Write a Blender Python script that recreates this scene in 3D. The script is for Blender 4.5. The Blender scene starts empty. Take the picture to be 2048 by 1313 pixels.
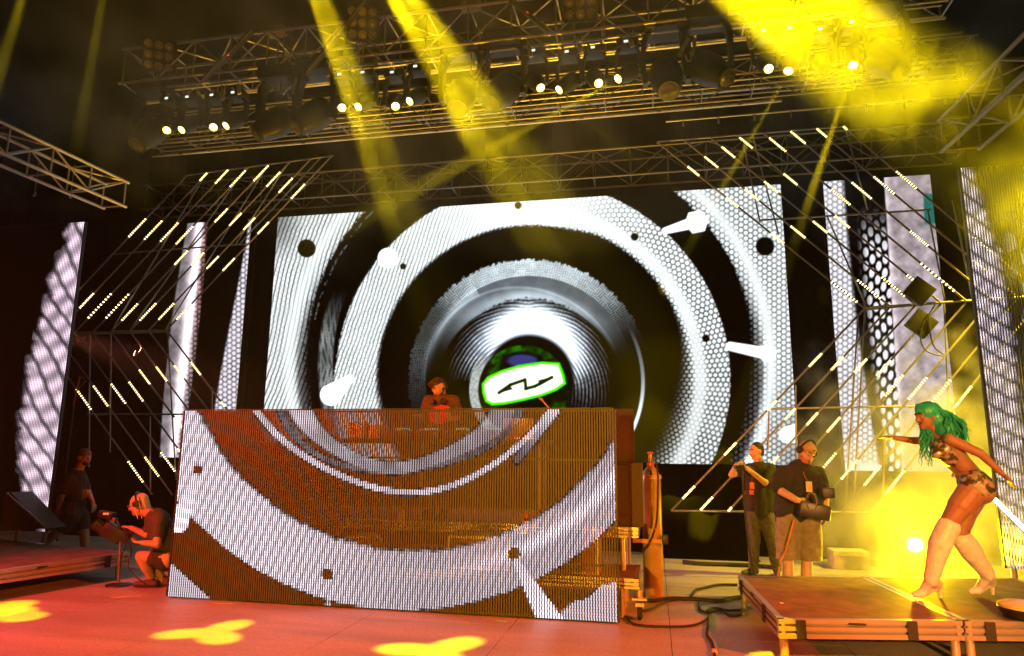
import bpy, bmesh, math, random
import numpy as np
from mathutils import Vector, Matrix
from math import sin, cos, pi, radians, atan2, sqrt
random.seed(7)
rng = np.random.default_rng(7)
scene = bpy.context.scene
COL = scene.collection

# ------------------------------------------------------------------ camera
FPX, CAM_H = 1365.0, 1.64
_yaw, _pit, _rol = radians(11.7), radians(10.4), radians(0.53)
FW = Vector((-sin(_yaw)*cos(_pit), cos(_yaw)*cos(_pit), sin(_pit)))
_rt = Vector((cos(_yaw), sin(_yaw), 0)); _up = _rt.cross(FW)
RT = _rt*cos(_rol) + _up*sin(_rol)
UP = -_rt*sin(_rol) + _up*cos(_rol)
CAM = Vector((0, 0, CAM_H))
camd = bpy.data.cameras.new('camera'); camd.lens = 24; camd.sensor_width = 36; camd.sensor_fit = 'HORIZONTAL'
camd.clip_start = 0.05; camd.clip_end = 500
cam = bpy.data.objects.new('camera', camd); COL.objects.link(cam)
M3 = Matrix((RT, UP, -FW)).transposed()
cam.matrix_world = Matrix.Translation(CAM) @ M3.to_4x4()
scene.camera = cam

# ------------------------------------------------------------------ world: night sky
world = bpy.data.worlds.new('World'); scene.world = world; world.use_nodes = True
wn = world.node_tree.nodes; wl = world.node_tree.links
sky = wn.new('ShaderNodeTexSky'); sky.sky_type = 'NISHITA'; sky.sun_disc = False
sky.sun_elevation = radians(-8); sky.sun_rotation = radians(200)
wn['Background'].inputs['Strength'].default_value = 0.002
wl.new(sky.outputs['Color'], wn['Background'].inputs['Color'])

# ------------------------------------------------------------------ render settings
scene.view_settings.view_transform = 'Standard'; scene.view_settings.look = 'None'
scene.view_settings.exposure = 0.0; scene.view_settings.gamma = 1.0
scene.render.engine = 'CYCLES'
cyc = scene.cycles
cyc.use_denoising = True
cyc.max_bounces = 3; cyc.diffuse_bounces = 1; cyc.glossy_bounces = 1; cyc.transmission_bounces = 2
cyc.volume_bounces = 0; cyc.transparent_max_bounces = 8
cyc.sample_clamp_indirect = 3.0; cyc.sample_clamp_direct = 0
cyc.caustics_reflective = False; cyc.caustics_refractive = False
cyc.use_light_tree = True

# ------------------------------------------------------------------ helpers: measured points
def ray(x, y): return FW + RT*((x-1024)/FPX) - UP*((y-656.5)/FPX)
def PY(x, y, Y):
    r = ray(x, y); return CAM + r*(Y/r.y)
def PZ(x, y, Z=0.0):
    r = ray(x, y); return CAM + r*((Z-CAM_H)/r.z)

# ------------------------------------------------------------------ lamps
YEL = (1.0, 0.72, 0.0)
def spot(name, loc, target, angle, power, color=YEL, blend=0.35, radius=0.04, gobo=None, parent=None):
    l = bpy.data.lights.new(name, 'SPOT'); l.energy = power; l.color = color
    l.spot_size = radians(angle); l.spot_blend = blend; l.shadow_soft_size = radius
    o = bpy.data.objects.new(name, l); COL.objects.link(o)
    loc = Vector(loc); d = Vector(target) - loc
    o.location = loc; o.rotation_euler = d.to_track_quat('-Z', 'Y').to_euler()
    if gobo:
        l.use_nodes = True; n = l.node_tree.nodes; k = l.node_tree.links
        em = n['Emission']; tc = n.new('ShaderNodeTexCoord'); sp = n.new('ShaderNodeSeparateXYZ')
        k.new(tc.outputs['Normal'], sp.inputs[0])
        def mth(op, a, b=None):
            m = n.new('ShaderNodeMath'); m.operation = op
            for i, v in enumerate((a, b)):
                if v is None: continue
                if isinstance(v, (int, float)): m.inputs[i].default_value = v
                else: k.new(v, m.inputs[i])
            return m.outputs[0]
        t = math.tan(radians(angle)/2)
        zz = mth('ABSOLUTE', sp.outputs[2])
        u = mth('DIVIDE', mth('DIVIDE', sp.outputs[0], zz), t); v = mth('DIVIDE', mth('DIVIDE', sp.outputs[1], zz), t)
        r = mth('SQRT', mth('ADD', mth('MULTIPLY', u, u), mth('MULTIPLY', v, v)))
        th = mth('ADD', mth('ARCTAN2', v, u), gobo[1])
        edge = mth('ADD', mth('MULTIPLY', mth('COSINE', mth('MULTIPLY', th, float(gobo[0]))), 0.26), 0.68)
        s = mth('MULTIPLY', mth('SUBTRACT', edge, r), 6.0)
        s = mth('MINIMUM', mth('MAXIMUM', s, 0.0), 1.0)
        k.new(s, em.inputs['Strength'])
    if parent: 
        o.parent = parent; o.matrix_parent_inverse = Matrix.Translation(-Vector(parent.location))
    return o

# hung above the front of the stage, outside the picture (beams run down and upstage)
spot('beam_lamp', PY(548, -230, 6.0), PY(815, 540, 9.9), 5.0, 126554, blend=0.7)
spot('beam_lamp', PY(556, -235, 6.05), PY(850, 520, 10.1), 9.0, 42184, blend=0.9)
spot('beam_lamp', PY(672, -200, 6.0), PY(1105, 540, 10.0), 8.5, 139500, blend=0.8)
spot('beam_lamp', PY(690, -200, 6.0), PY(1160, 500, 10.2), 13.0, 60450, blend=0.9)
spot('beam_lamp', PY(960, -430, 5.6), PY(2060, 450, 7.3), 8.5, 275500, blend=0.8)
spot('beam_lamp', PY(1150, -400, 5.6), PY(2110, 350, 7.1), 7.5, 203000, blend=0.8)
spot('beam_lamp', PY(1030, -430, 5.6), PY(2100, 430, 7.2), 17.0, 135000, blend=1.0)
spot('beam_lamp', PY(82, -120, 6.5), PY(-60, 330, 8.6), 5.0, 16120, blend=0.7)
spot('beam_lamp', PY(232, -160, 6.5), PY(145, 345, 8.8), 4.0, 11160, blend=0.7)
# gobo pools on the floor
spot('gobo_lamp', (-6.6, 3.6, 8.4), PZ(35, 1228), 6.0, 12000, blend=0.1, gobo=(2, 0.4))
spot('gobo_lamp', (-4.4, 3.2, 8.4), PZ(420, 1265), 7.0, 12000, blend=0.1, gobo=(3, 0.5))
spot('gobo_lamp', (-2.2, 3.0, 8.4), PZ(870, 1302), 7.5, 18000, blend=0.1, gobo=(3, 0.9))
spot('gobo_lamp', (1.4, 2.2, 7.6), PZ(1560, 1252, 0.3), 3.0, 14000, blend=0.2)
spot('gobo_lamp', (-8.6, 3.6, 8.4), PZ(-10, 1160, 0.3), 6.0, 12000, blend=0.1, gobo=(2, 0.4))
# colour washes from the side towers and the front, then added unseen lamps
spot('wash_lamp', (-10.0, 0.8, 5.2), (-4.3, 6.4, 0.0), 56, 9500, (1.0, 0.050, 0.030), 0.9, 0.15)
spot('wash_lamp', (7.6, 2.2, 5.0), (-0.4, 6.0, 0.0), 44, 9500, (1.0, 0.12, 0.005), 0.9, 0.15)
spot('wash_lamp', (-2.4, -6.0, 2.5), (-2.4, 8.2, 1.2), 38, 7500, (1.0, 0.40, 0.02), 0.8, 0.15)
spot('wash_lamp', (3.4, -3.0, 2.8), (2.5, 7.8, 1.1), 24, 7000, (1.0, 0.40, 0.08), 0.8, 0.15)
spot('smoke_fill_lamp', (6.4, 10.6, 6.4), (4.2, 10.6, 0.0), 66, 11000, (1.0, 0.70, 0.02), 1.0, 0.15)  # unseen lamp added high at the right to brighten the floor smoke
spot('wash_lamp', (-11.8, 11.4, 4.0), (0.9, 9.9, 0.0), 20, 12000, (1.0, 0.26, 0.14), 0.9, 0.1)  # added out of sight behind the far left screen, brightens the rear floor
for _x in (-6.6, -2.8, -0.6): spot('truss_fill_lamp', (_x, 10.1, 0.35), (_x+0.2, 9.4, 8.1), 60, 2200, (1.0, 0.52, 0.012), 0.7, 0.08)  # added lamps hidden behind the riser to brighten the truss from below

# ------------------------------------------------------------------ materials
MATS = {}
def nmix(nt, fac, a, b):
    m = nt.nodes.new('ShaderNodeMix'); m.data_type = 'RGBA'
    nt.links.new(fac, m.inputs['Factor'])
    m.inputs['A'].default_value = (*a, 1); m.inputs['B'].default_value = (*b, 1)
    return m.outputs['Result']
def mat(name, col, rough=0.6, metal=0.0, var=0.25, scale=8.0, bump=0.0, spec=0.5):
    if name in MATS: return MATS[name]
    m = bpy.data.materials.new(name); m.use_nodes = True; nt = m.node_tree
    b = nt.nodes['Principled BSDF']
    tc = nt.nodes.new('ShaderNodeTexCoord')
    nz = nt.nodes.new('ShaderNodeTexNoise'); nz.inputs['Scale'].default_value = scale; nz.inputs['Detail'].default_value = 5
    nt.links.new(tc.outputs['Object'], nz.inputs['Vector'])
    rmp = nt.nodes.new('ShaderNodeMapRange'); rmp.inputs['From Min'].default_value = 0.3; rmp.inputs['From Max'].default_value = 0.7
    nt.links.new(nz.outputs['Fac'], rmp.inputs['Value'])
    lo = tuple(c*(1-var) for c in col); hi = tuple(min(1, c*(1+var)) for c in col)
    nt.links.new(nmix(nt, rmp.outputs[0], lo, hi), b.inputs['Base Color'])
    b.inputs['Roughness'].default_value = rough; b.inputs['Metallic'].default_value = metal
    b.inputs['Specular IOR Level'].default_value = spec
    if bump:
        bp = nt.nodes.new('ShaderNodeBump'); bp.inputs['Strength'].default_value = bump; bp.inputs['Distance'].default_value = 0.01
        nt.links.new(nz.outputs['Fac'], bp.inputs['Height']); nt.links.new(bp.outputs[0], b.inputs['Normal'])
    MATS[name] = m; return m
def emit(name, col, strength, sample=False):
    if name in MATS: return MATS[name]
    m = bpy.data.materials.new(name); m.use_nodes = True; nt = m.node_tree
    nt.nodes.remove(nt.nodes['Principled BSDF'])
    e = nt.nodes.new('ShaderNodeEmission'); e.inputs[0].default_value = (*col, 1); e.inputs[1].default_value = strength
    nt.links.new(e.outputs[0], nt.nodes['Material Output'].inputs['Surface'])
    m.cycles.emission_sampling = 'AUTO' if sample else 'NONE'
    MATS[name] = m; return m
def led_mat(name, strength):
    m = bpy.data.materials.new(name); m.use_nodes = True; nt = m.node_tree
    b = nt.nodes['Principled BSDF']; b.inputs['Base Color'].default_value = (0.0005, 0.0005, 0.0005, 1); b.inputs['Roughness'].default_value = 0.7; b.inputs['Specular IOR Level'].default_value = 0.01
    a = nt.nodes.new('ShaderNodeAttribute'); a.attribute_name = 'led'
    nt.links.new(a.outputs['Color'], b.inputs['Emission Color']); b.inputs['Emission Strength'].default_value = strength
    m.cycles.emission_sampling = 'NONE'
    return m

ALU = mat('aluminium', (0.60, 0.57, 0.53), 0.38, 0.6, 0.2, 20)
DULL = mat('dull_steel', (0.30, 0.28, 0.26), 0.45, 0.8, 0.3, 14)
BLACK = mat('black_plastic', (0.012, 0.012, 0.013), 0.4, 0, 0.3, 20)
BLACKM = mat('black_metal', (0.02, 0.02, 0.021), 0.45, 0.3, 0.3, 20)
RUBBER = mat('rubber', (0.012, 0.011, 0.010), 0.65, 0, 0.3, 30)
PLY = mat('brown_ply', (0.17, 0.10, 0.065), 0.7, 0, 0.35, 5, 0.15, spec=0.2)
DRAPE = mat('black_drape', (0.0014, 0.0014, 0.0014), 0.95, 0, 0.4, 3, spec=0.02)
LENS = emit('lit_lens', (1.0, 0.78, 0.10), 7.0)
CORE = emit('lit_core', (1.0, 0.93, 0.55), 25.0)
DOT = emit('led_dot', (1.0, 0.80, 0.30), 7.0)
DISPLAY = emit('lcd_display', (0.95, 1.0, 0.85), 1.3)
REDLED = emit('red_led', (1.0, 0.05, 0.02), 1.5)
GLASS = mat('lens_glass', (0.05, 0.045, 0.035), 0.05, 0, 0.2, 8, spec=1.0)

# ------------------------------------------------------------------ object helpers
def tag(o, label=None, cat=None, group=None, kind=None):
    if label: o['label'] = label
    if cat: o['category'] = cat
    if group: o['group'] = group
    if kind: o['kind'] = kind
    return o
def empty(name, loc=(0, 0, 0)):
    o = bpy.data.objects.new(name, None); o.location = loc; o.empty_display_size = 0.1; COL.objects.link(o); return o
def link(name, me, parent=None, loc=(0, 0, 0)):
    o = bpy.data.objects.new(name, me); COL.objects.link(o); o.location = loc
    if parent: o.parent = parent
    return o
def base_of(parent):
    v = Vector((0, 0, 0))
    while parent: v += Vector(parent.location); parent = parent.parent
    return v
class MB:
    """collects shapes (world coordinates) into one mesh"""
    def __init__(s): s.v = []; s.f = []; s.sm = []
    def add(s, v, f, smooth=False):
        n = len(s.v); s.v += [tuple(p) for p in v]; s.f += [tuple(i+n for i in q) for q in f]; s.sm += [smooth]*len(f); return s
    def box(s, c, d, rot=None):
        x, y, z = d[0]/2, d[1]/2, d[2]/2
        p = [Vector(q) for q in ((-x,-y,-z),(x,-y,-z),(x,y,-z),(-x,y,-z),(-x,-y,z),(x,-y,z),(x,y,z),(-x,y,z))]
        if rot is not None: p = [rot @ q for q in p]
        c = Vector(c)
        return s.add([c+q for q in p], [(0,3,2,1),(4,5,6,7),(0,1,5,4),(1,2,6,5),(2,3,7,6),(3,0,4,7)])
    def bev(s, c, d, b, rot=None):
        """box with chamfered edges"""
        bm = bmesh.new(); bmesh.ops.create_cube(bm, size=1.0)
        for v in bm.verts: v.co = Vector((v.co.x*d[0], v.co.y*d[1], v.co.z*d[2]))
        bmesh.ops.bevel(bm, geom=bm.edges[:], offset=b, segments=2, profile=0.6, affect='EDGES')
        c = Vector(c)
        bm.verts.index_update()
        vs = [c + (rot @ v.co if rot is not None else v.co) for v in bm.verts]
        fs = [[v.index for v in f.verts] for f in bm.faces]
        bm.free(); return s.add(vs, fs)
    def prism(s, poly, off):
        n = len(poly); off = Vector(off); p = [Vector(q) for q in poly]
        return s.add(p + [q+off for q in p], [tuple(range(n-1, -1, -1)), tuple(range(n, 2*n))] + [(i, (i+1) % n, n+(i+1) % n, n+i) for i in range(n)])
    def lathe(s, o, axis, prof, n=16, sx=1.0, ref=None):
        """prof: (distance along axis, radius)"""
        a = Vector(axis).normalized(); t = Vector(ref) if ref else (Vector((0,0,1)) if abs(a.z) < 0.9 else Vector((1,0,0)))
        u = t.cross(a).normalized(); w = a.cross(u); o = Vector(o); v = []; f = []
        for (h, r) in prof:
            for i in range(n):
                q = 2*pi*i/n; v.append(o + a*h + u*(r*cos(q)*sx) + w*(r*sin(q)))
        for k in range(len(prof)-1):
            for i in range(n):
                j = (i+1) % n; f.append((k*n+i, k*n+j, (k+1)*n+j, (k+1)*n+i))
        f.append(tuple(range(n-1, -1, -1))); f.append(tuple((len(prof)-1)*n+i for i in range(n)))
        return s.add(v, f, True)
    def cyl(s, p0, p1, r0, r1=None, n=12):
        p0 = Vector(p0); d = Vector(p1)-p0; return s.lathe(p0, d, [(0, r0), (d.length, r0 if r1 is None else r1)], n)
    def path(s, pts, r, n=8):
        p = [Vector(q) for q in pts]; v = []; f = []
        for k, q in enumerate(p):
            d = (p[min(k+1, len(p)-1)] - p[max(k-1, 0)]).normalized()
            t = Vector((0,0,1)) if abs(d.z) < 0.95 else Vector((1,0,0))
            u = t.cross(d).normalized(); w = d.cross(u)
            rr = r[k] if isinstance(r, (list, tuple)) else r
            for i in range(n): a = 2*pi*i/n; v.append(q + u*(rr*cos(a)) + w*(rr*sin(a)))
        for k in range(len(p)-1):
            for i in range(n): j = (i+1) % n; f.append((k*n+i, k*n+j, (k+1)*n+j, (k+1)*n+i))
        f.append(tuple(range(n-1, -1, -1))); f.append(tuple((len(p)-1)*n+i for i in range(n)))
        return s.add(v, f, True)
    def build(s, name, m, parent=None, base=None):
        b = Vector(base) if base is not None else base_of(parent)
        me = bpy.data.meshes.new(name)
        me.from_pydata([tuple(Vector(q)-b) for q in s.v], [], s.f)
        me.polygons.foreach_set('use_smooth', s.sm); me.materials.append(m); me.update()
        try: me.set_sharp_from_angle(angle=radians(40))
        except Exception: pass
        return link(name, me, parent, b if parent is None else (0, 0, 0))
def spline(pts, k=8):
    p = [Vector(q) for q in pts]; out = []
    for i in range(len(p)-1):
        a, b, c, d = p[max(i-1, 0)], p[i], p[i+1], p[min(i+2, len(p)-1)]
        for j in range(k):
            t = j/k; out.append(0.5*((2*b) + (c-a)*t + (2*a-5*b+4*c-d)*t*t + (3*b-a-3*c+d)*t**3))
    return out + [p[-1]]
_TUBES = {}
def tube(name, p0, p1, r, m, parent=None):
    """one straight pipe; alike pipes share their mesh"""
    if m.name not in _TUBES:
        mb = MB().lathe((0, 0, 0), (0, 0, 1), [(0, 1), (1, 1)], 10); me = bpy.data.meshes.new('pipe_'+m.name)
        me.from_pydata(mb.v, [], mb.f); me.polygons.foreach_set('use_smooth', [len(q) == 4 for q in mb.f]); me.materials.append(m); me.update()
        try: me.set_sharp_from_angle(angle=radians(40))
        except Exception: pass
        _TUBES[m.name] = me
    p0 = Vector(p0); d = Vector(p1)-p0
    o = link(name, _TUBES[m.name], parent, p0 - base_of(parent))
    o.rotation_euler = d.to_track_quat('Z', 'Y').to_euler(); o.scale = (r, r, d.length)
    return o
def copy_tree(o, parent=None):
    c = o.copy(); COL.objects.link(c); c.parent = parent
    for ch in o.children: copy_tree(ch, c)
    return c

# ================================================================== SETTING
def quad_mesh(name, pts, m, **k):
    o = MB().add(pts, [tuple(range(len(pts)))]).build(name, m, base=pts[0]); return tag(o, kind='structure', **k)
g = MB().box((-3, 6, -1.55), (70, 70, 0.1)).build('ground', mat('dark_grass', (0.03, 0.035, 0.02), 0.95, 0, 0.4, 2), base=(-3, 6, -1.5))
tag(g, kind='structure')

# stage floor: painted sheets on a sub-floor, hairline joints between the sheets
floor_m = bpy.data.materials.new('painted_stage_floor'); floor_m.use_nodes = True
nt = floor_m.node_tree; b = nt.nodes['Principled BSDF']
geo = nt.nodes.new('ShaderNodeNewGeometry')
n1 = nt.nodes.new('ShaderNodeTexNoise'); n1.inputs['Scale'].default_value = 1.3; n1.inputs['Detail'].default_value = 9; n1.inputs['Roughness'].default_value = 0.65
n2 = nt.nodes.new('ShaderNodeTexNoise'); n2.inputs['Scale'].default_value = 34; n2.inputs['Detail'].default_value = 6
mp = nt.nodes.new('ShaderNodeMapping'); mp.inputs['Scale'].default_value = (0.35, 1.6, 1)
nt.links.new(geo.outputs['Position'], mp.inputs[0]); nt.links.new(mp.outputs[0], n1.inputs[0]); nt.links.new(geo.outputs['Position'], n2.inputs[0])
r1 = nt.nodes.new('ShaderNodeMapRange'); r1.inputs[1].default_value = 0.32; r1.inputs[2].default_value = 0.68
nt.links.new(n1.outputs['Fac'], r1.inputs[0])
c1 = nmix(nt, r1.outputs[0], (0.28, 0.25, 0.24), (0.50, 0.46, 0.44))
mx = nt.nodes.new('ShaderNodeMix'); mx.data_type = 'RGBA'; mx.blend_type = 'MULTIPLY'; mx.inputs['Factor'].default_value = 0.5
nt.links.new(c1, mx.inputs['A'])
r2 = nt.nodes.new('ShaderNodeMapRange'); r2.inputs[1].default_value = 0.35; r2.inputs[2].default_value = 0.6; r2.inputs[3].default_value = 0.55
nt.links.new(n2.outputs['Fac'], r2.inputs[0]); nt.links.new(r2.outputs[0], mx.inputs['B'])
n3_ = nt.nodes.new('ShaderNodeTexNoise'); n3_.inputs['Scale'].default_value = 2.2; n3_.inputs['Detail'].default_value = 12; n3_.inputs['Roughness'].default_value = 0.75; n3_.inputs['Distortion'].default_value = 1.5
mp3 = nt.nodes.new('ShaderNodeMapping'); mp3.inputs['Scale'].default_value = (1.0, 3.0, 1); mp3.inputs['Rotation'].default_value = (0, 0, 0.5)
nt.links.new(geo.outputs['Position'], mp3.inputs[0]); nt.links.new(mp3.outputs[0], n3_.inputs[0])
r4 = nt.nodes.new('ShaderNodeMapRange'); r4.inputs[1].default_value = 0.60; r4.inputs[2].default_value = 0.68; r4.inputs[3].default_value = 1.0; r4.inputs[4].default_value = 0.62
nt.links.new(n3_.outputs['Fac'], r4.inputs[0])
mx2 = nt.nodes.new('ShaderNodeMix'); mx2.data_type = 'RGBA'; mx2.blend_type = 'MULTIPLY'; mx2.inputs['Factor'].default_value = 0.8
nt.links.new(mx.outputs['Result'], mx2.inputs['A']); nt.links.new(r4.outputs[0], mx2.inputs['B'])
nt.links.new(mx2.outputs['Result'], b.inputs['Base Color'])
r3 = nt.nodes.new('ShaderNodeMapRange'); r3.inputs[3].default_value = 0.32; r3.inputs[4].default_value = 0.6
nt.links.new(n1.outputs['Fac'], r3.inputs[0]); nt.links.new(r3.outputs[0], b.inputs['Roughness'])
bp = nt.nodes.new('ShaderNodeBump'); bp.inputs['Strength'].default_value = 0.12; bp.inputs['Distance'].default_value = 0.01
nt.links.new(n2.outputs['Fac'], bp.inputs['Height']); nt.links.new(bp.outputs[0], b.inputs['Normal'])
sf = MB().box((-3.0, 8.3, -0.45), (21.0, 11.5, 0.87)).build('stage_floor', DRAPE, base=(-3.0, 8.3, 0))
tag(sf, kind='structure')
pm = MB().box((0, 0, -0.0075), (1.494, 2.434, 0.013)); me = bpy.data.meshes.new('floor_sheet'); me.from_pydata(pm.v, [], pm.f); me.materials.append(floor_m)
for i in range(14):
    for j in range(5):
        x, y = -13.4+0.75+i*1.5, 2.6+1.22+j*2.44 - (0.61 if i % 2 else 0)
        if y+1.22 > 14.05: continue
        link('floor_sheet', me, sf, (x+3.0, y-8.3, 0.0))
bd = MB()
for i in range(60):     # pleated black drape
    x0 = -17+i*0.5
    bd.add([(x0, 13.75, -0.02), (x0+0.25, 13.67, -0.02), (x0+0.5, 13.75, -0.02), (x0, 13.75, 10), (x0+0.25, 13.67, 10), (x0+0.5, 13.75, 10)], [(0, 1, 4, 3), (1, 2, 5, 4)], True)
tag(bd.build('backdrop', DRAPE, base=(-2, 13.75, 0)), kind='structure')
tag(MB().box((-3, 8.5, 10.6), (26, 14, 0.05)).build('stage_roof', mat('roof_fabric', (0.007, 0.004, 0.003), 0.9, spec=0.05), base=(-3, 8.5, 10.6)), kind='structure')

# ================================================================== LED SCREEN ARTWORK (drawn in artwork units)
def ss(a, b, x): t = np.clip((x-a)/(b-a), 0, 1); return t*t*(3-2*t)
def hyp(a, b): return np.sqrt(a*a+b*b)
def homog(dst):
    A = []; B = []
    for (u, v), (x, y) in zip(((0, 1), (1, 1), (1, 0), (0, 0)), dst):
        A.append([u, v, 1, 0, 0, 0, -u*x, -v*x]); B.append(x); A.append([0, 0, 0, u, v, 1, -u*y, -v*y]); B.append(y)
    h = np.linalg.solve(np.array(A, float), np.array(B, float)); return np.append(h, 1).reshape(3, 3)
def hexd(u, v, p):      # 1 on the dark webs between round cells
    k = 2*pi/p
    h = (np.cos(u*k)+np.cos((u*.5+v*.866)*k)+np.cos((-u*.5+v*.866)*k))/3
    return ss(0.12, -0.38, h)
def noise2(x, y, s, seed=0):
    r = np.random.default_rng(seed); g = r.random((64, 64)); x = x/s; y = y/s
    i = np.floor(x).astype(int); j = np.floor(y).astype(int); a = x-i; b_ = y-j; a = a*a*(3-2*a); b_ = b_*b_*(3-2*b_)
    G = lambda p, q: g[p % 64, q % 64]
    return (G(i, j)*(1-a)+G(i+1, j)*a)*(1-b_)+(G(i, j+1)*(1-a)+G(i+1, j+1)*a)*b_
def fbm(x, y, s, seed=0): return 0.55*noise2(x, y, s, seed)+0.3*noise2(x, y, s/2.1, seed+1)+0.15*noise2(x, y, s/4.3, seed+2)
def seg(x, y, ax, ay, bx, by):
    dx, dy = bx-ax, by-ay; t = np.clip(((x-ax)*dx+(y-ay)*dy)/(dx*dx+dy*dy), 0, 1); return hyp(x-ax-t*dx, y-ay-t*dy), t
def poly_sd(x, y, P):
    d = np.full(x.shape, 1e9); inside = np.zeros(x.shape, bool); n = len(P)
    for i in range(n):
        (ax, ay), (bx, by) = P[i], P[(i+1) % n]
        d = np.minimum(d, seg(x, y, ax, ay, bx, by)[0])
        c = ((ay > y) != (by > y)) & (x < (bx-ax)*(y-ay)/(by-ay+1e-9)+ax); inside ^= c
    return np.where(inside, -d, d)
def gray(v, tint=(1, 1, 1)): return np.stack([v*t for t in tint], -1)
def over(c, m, col):
    m = m[..., None]; return c*(1-m) + (np.asarray(col) if np.ndim(col) > 1 else np.array(col, float))*m

def paint_main(X, Y):
    n8 = fbm(X, Y, 26, 3); n3 = noise2(X, Y, 3.5, 9)
    # outer plate
    r0 = hyp(X-1060, Y-733); th0 = np.arctan2(Y-733, X-1060)
    low = ss(-0.55, 0.25, (Y-733)/(r0+1)); left = X < 1060
    lean = X + 0.30*(Y-640) + 8*np.sin((Y-400)/70.0)
    web = np.where(left, np.maximum(ss(-0.1, -0.9, np.cos(2*pi*(lean+3*n8)/8.6)), 0.2*hexd(X, Y, 9)), hexd(X*1.0, Y, 9.5))
    m0 = ss(449-26*low, 459+26*low, r0 + 5*(n3-.5))
    fr = ss(0, 1, m0*1.9-web*(1-m0)*1.5)
    sh = 0.98 - 0.42*ss(60, 0, hyp(X-557, (Y-440)*.6)) - 0.30*ss(1500, 1600, X)*ss(700, 930, Y) + 0.12*(n8-.5)
    dk = np.where(left, 0.62, 0.52) - 0.45*ss(20, 0, np.abs(r0-482))
    plate = sh*(1-web*dk*(0.65+0.5*n8))
    dark_strip = 1-0.55*ss(16, 4, np.abs(r0-456))*low
    v = fr*m0**0.6*plate*np.where(r0 < 470, dark_strip, 1)
    # toothed band on the left between the plates
    tb = ss(392, 397, r0)*ss(428, 420, r0)*ss(560, 680, Y)*left
    blk = np.sin(th0*r0/4.2)*np.sign(np.sin(th0*r0/26))
    v = np.where(tb > 0.02, np.maximum(v*0.4, tb*(0.28+0.22*(blk > 0.2)+0.2*(np.sin(r0/2.0) > .4)*(blk < .2))*(0.6+.8*n8)), v)
    dash = ss(2.4, 1.0, np.abs(r0-441-6*(n8-.5)))*(n3 > 0.55)*(Y > 405)*(Y < 640)*left*0.35
    v = np.maximum(v, dash)
    # inner ring of woven plate
    r1 = hyp(X-1062, Y-760); th1 = np.arctan2(Y-760, X-1062)
    ro = 399 - 8*ss(0, -250, X-1062)*ss(60, -60, Y-760)
    right = ss(40, 160, X-1062)
    lowr = right*ss(-160, 120, Y-760)
    ri = 309 + 10*right
    lean1 = X + 0.33*(Y-640)
    web1 = np.where(left, np.maximum(0.85*ss(-0.1, -0.9, np.cos(2*pi*(lean1+4*n8)/7.6)), 0.25*hexd(X, Y, 10)), hexd(th1*350, r1, 9.0))
    m1 = ss(ro+1.5, ro-2.5, r1+3*(n3-.5))
    soft = 6+52*lowr+14*left*ss(-60, 120, Y-760)
    inn = ss(ri-soft*0.9, ri+3+soft*0.25, r1+3*(n3-.5))
    topl = np.exp(-((th1+pi/2)/0.62)**2)
    dk1 = (0.64 - 0.52*topl)*(0.7+0.5*n8)
    perf = 0.9*ss(0.98, 0.2, inn)
    ringv = (1.02-0.10*lowr+.06*topl)*(1-web1*np.clip(dk1+perf, 0, 1)*(1-0.75*ss(20, 6, np.abs(r1-338))*right))
    a1 = m1*inn
    v = np.where(m1 > 0.01, v*(1-m1) + ringv*a1, v)
    v = np.where((r1 < ri-60), 0, v)
    tint = np.stack([np.ones_like(v)*.97, np.ones_like(v)*1.0, np.ones_like(v)*1.0], -1)
    C = v[..., None]*tint
    # chequer-plate ring
    c = (1058, 760); r = hyp(X-c[0], Y-c[1]); th = np.arctan2(Y-c[1], X-c[0])
    w = np.exp(-((th+pi/2-0.03)/0.95)**4)
    wl_ = np.maximum(w, 0.33*(np.abs(th) > 2.3)*ss(900, 700, Y))
    bi = np.floor(th*225/19)+np.floor((r-206)/12); st = np.where(bi % 2 == 0, np.sin(th*225*2*pi/4.6), np.sin(r*2*pi/4.4))
    ch = (0.72+0.3*n8)*(1-0.5*(st > 0.1)*(0.35+0.65*ss(0.2, 1.0, np.abs(th+pi/2))))
    e2 = 243+5*(n3-.5)+6*(noise2(th*60, r*0, 1.0, 4)-.5)
    mk = ss(e2, e2-4, r)*ss(205, 208, r)*wl_
    C = over(C, mk, np.stack([ch*.93, ch*1.0, ch*1.03], -1))
    # smooth grey ring with a bright lip
    w3 = np.exp(-((th+pi/2)/1.15)**6); inr = 158+18*ss(0.3, 1.4, np.abs(th+pi/2))
    g3 = 0.40+0.16*(n8-.5)+0.42*ss(24, 0, np.abs(r-inr-8))*np.exp(-((th+pi/2)/0.8)**2)+0.15*ss(4, 1, np.abs(r-190-14*np.sin(th*1.7)))
    m3 = ss(209, 206, r)*ss(inr-3, inr+4, r)*w3
    C = over(C, m3, np.stack([g3*.92, g3*1.0, g3*1.05], -1))
    gl = 0.55*np.exp(-((r-205)/9)**2)*ss(-0.2, 0.5, th+pi)*(th > -pi)*(th < -2.1)
    C = C + gray(gl*0.5, (.9, 1, 1.05))
    # curved fins round the core
    dth = th+pi/2
    ph = (r-30*np.abs(dth)+5*fbm(X, Y, 50, 71))*0.85
    fin = ss(-0.2, 0.85, np.sin(ph))*(0.6+0.5*n3)*(0.35+1.0*fbm(th*50, r*0.5, 12, 72))
    hot = 1.25*np.exp(-((dth-0.05)/1.0)**2)*ss(172, 122, r+14*np.abs(dth)) + 0.7*np.exp(-((dth-0.75)/0.55)**2)*ss(130, 95, r)
    lim = ss(167, 158, r+6*(n3-.5))*ss(84, 96, r)
    side = ss(2.3, 0.8, np.abs(dth-0.15))*(0.45+0.55*ss(160, 118, r))
    fv = np.clip(fin*side*(1-0.5*hot)+1.25*hot*(0.85+.3*n8), 0, 1.12)
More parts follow.
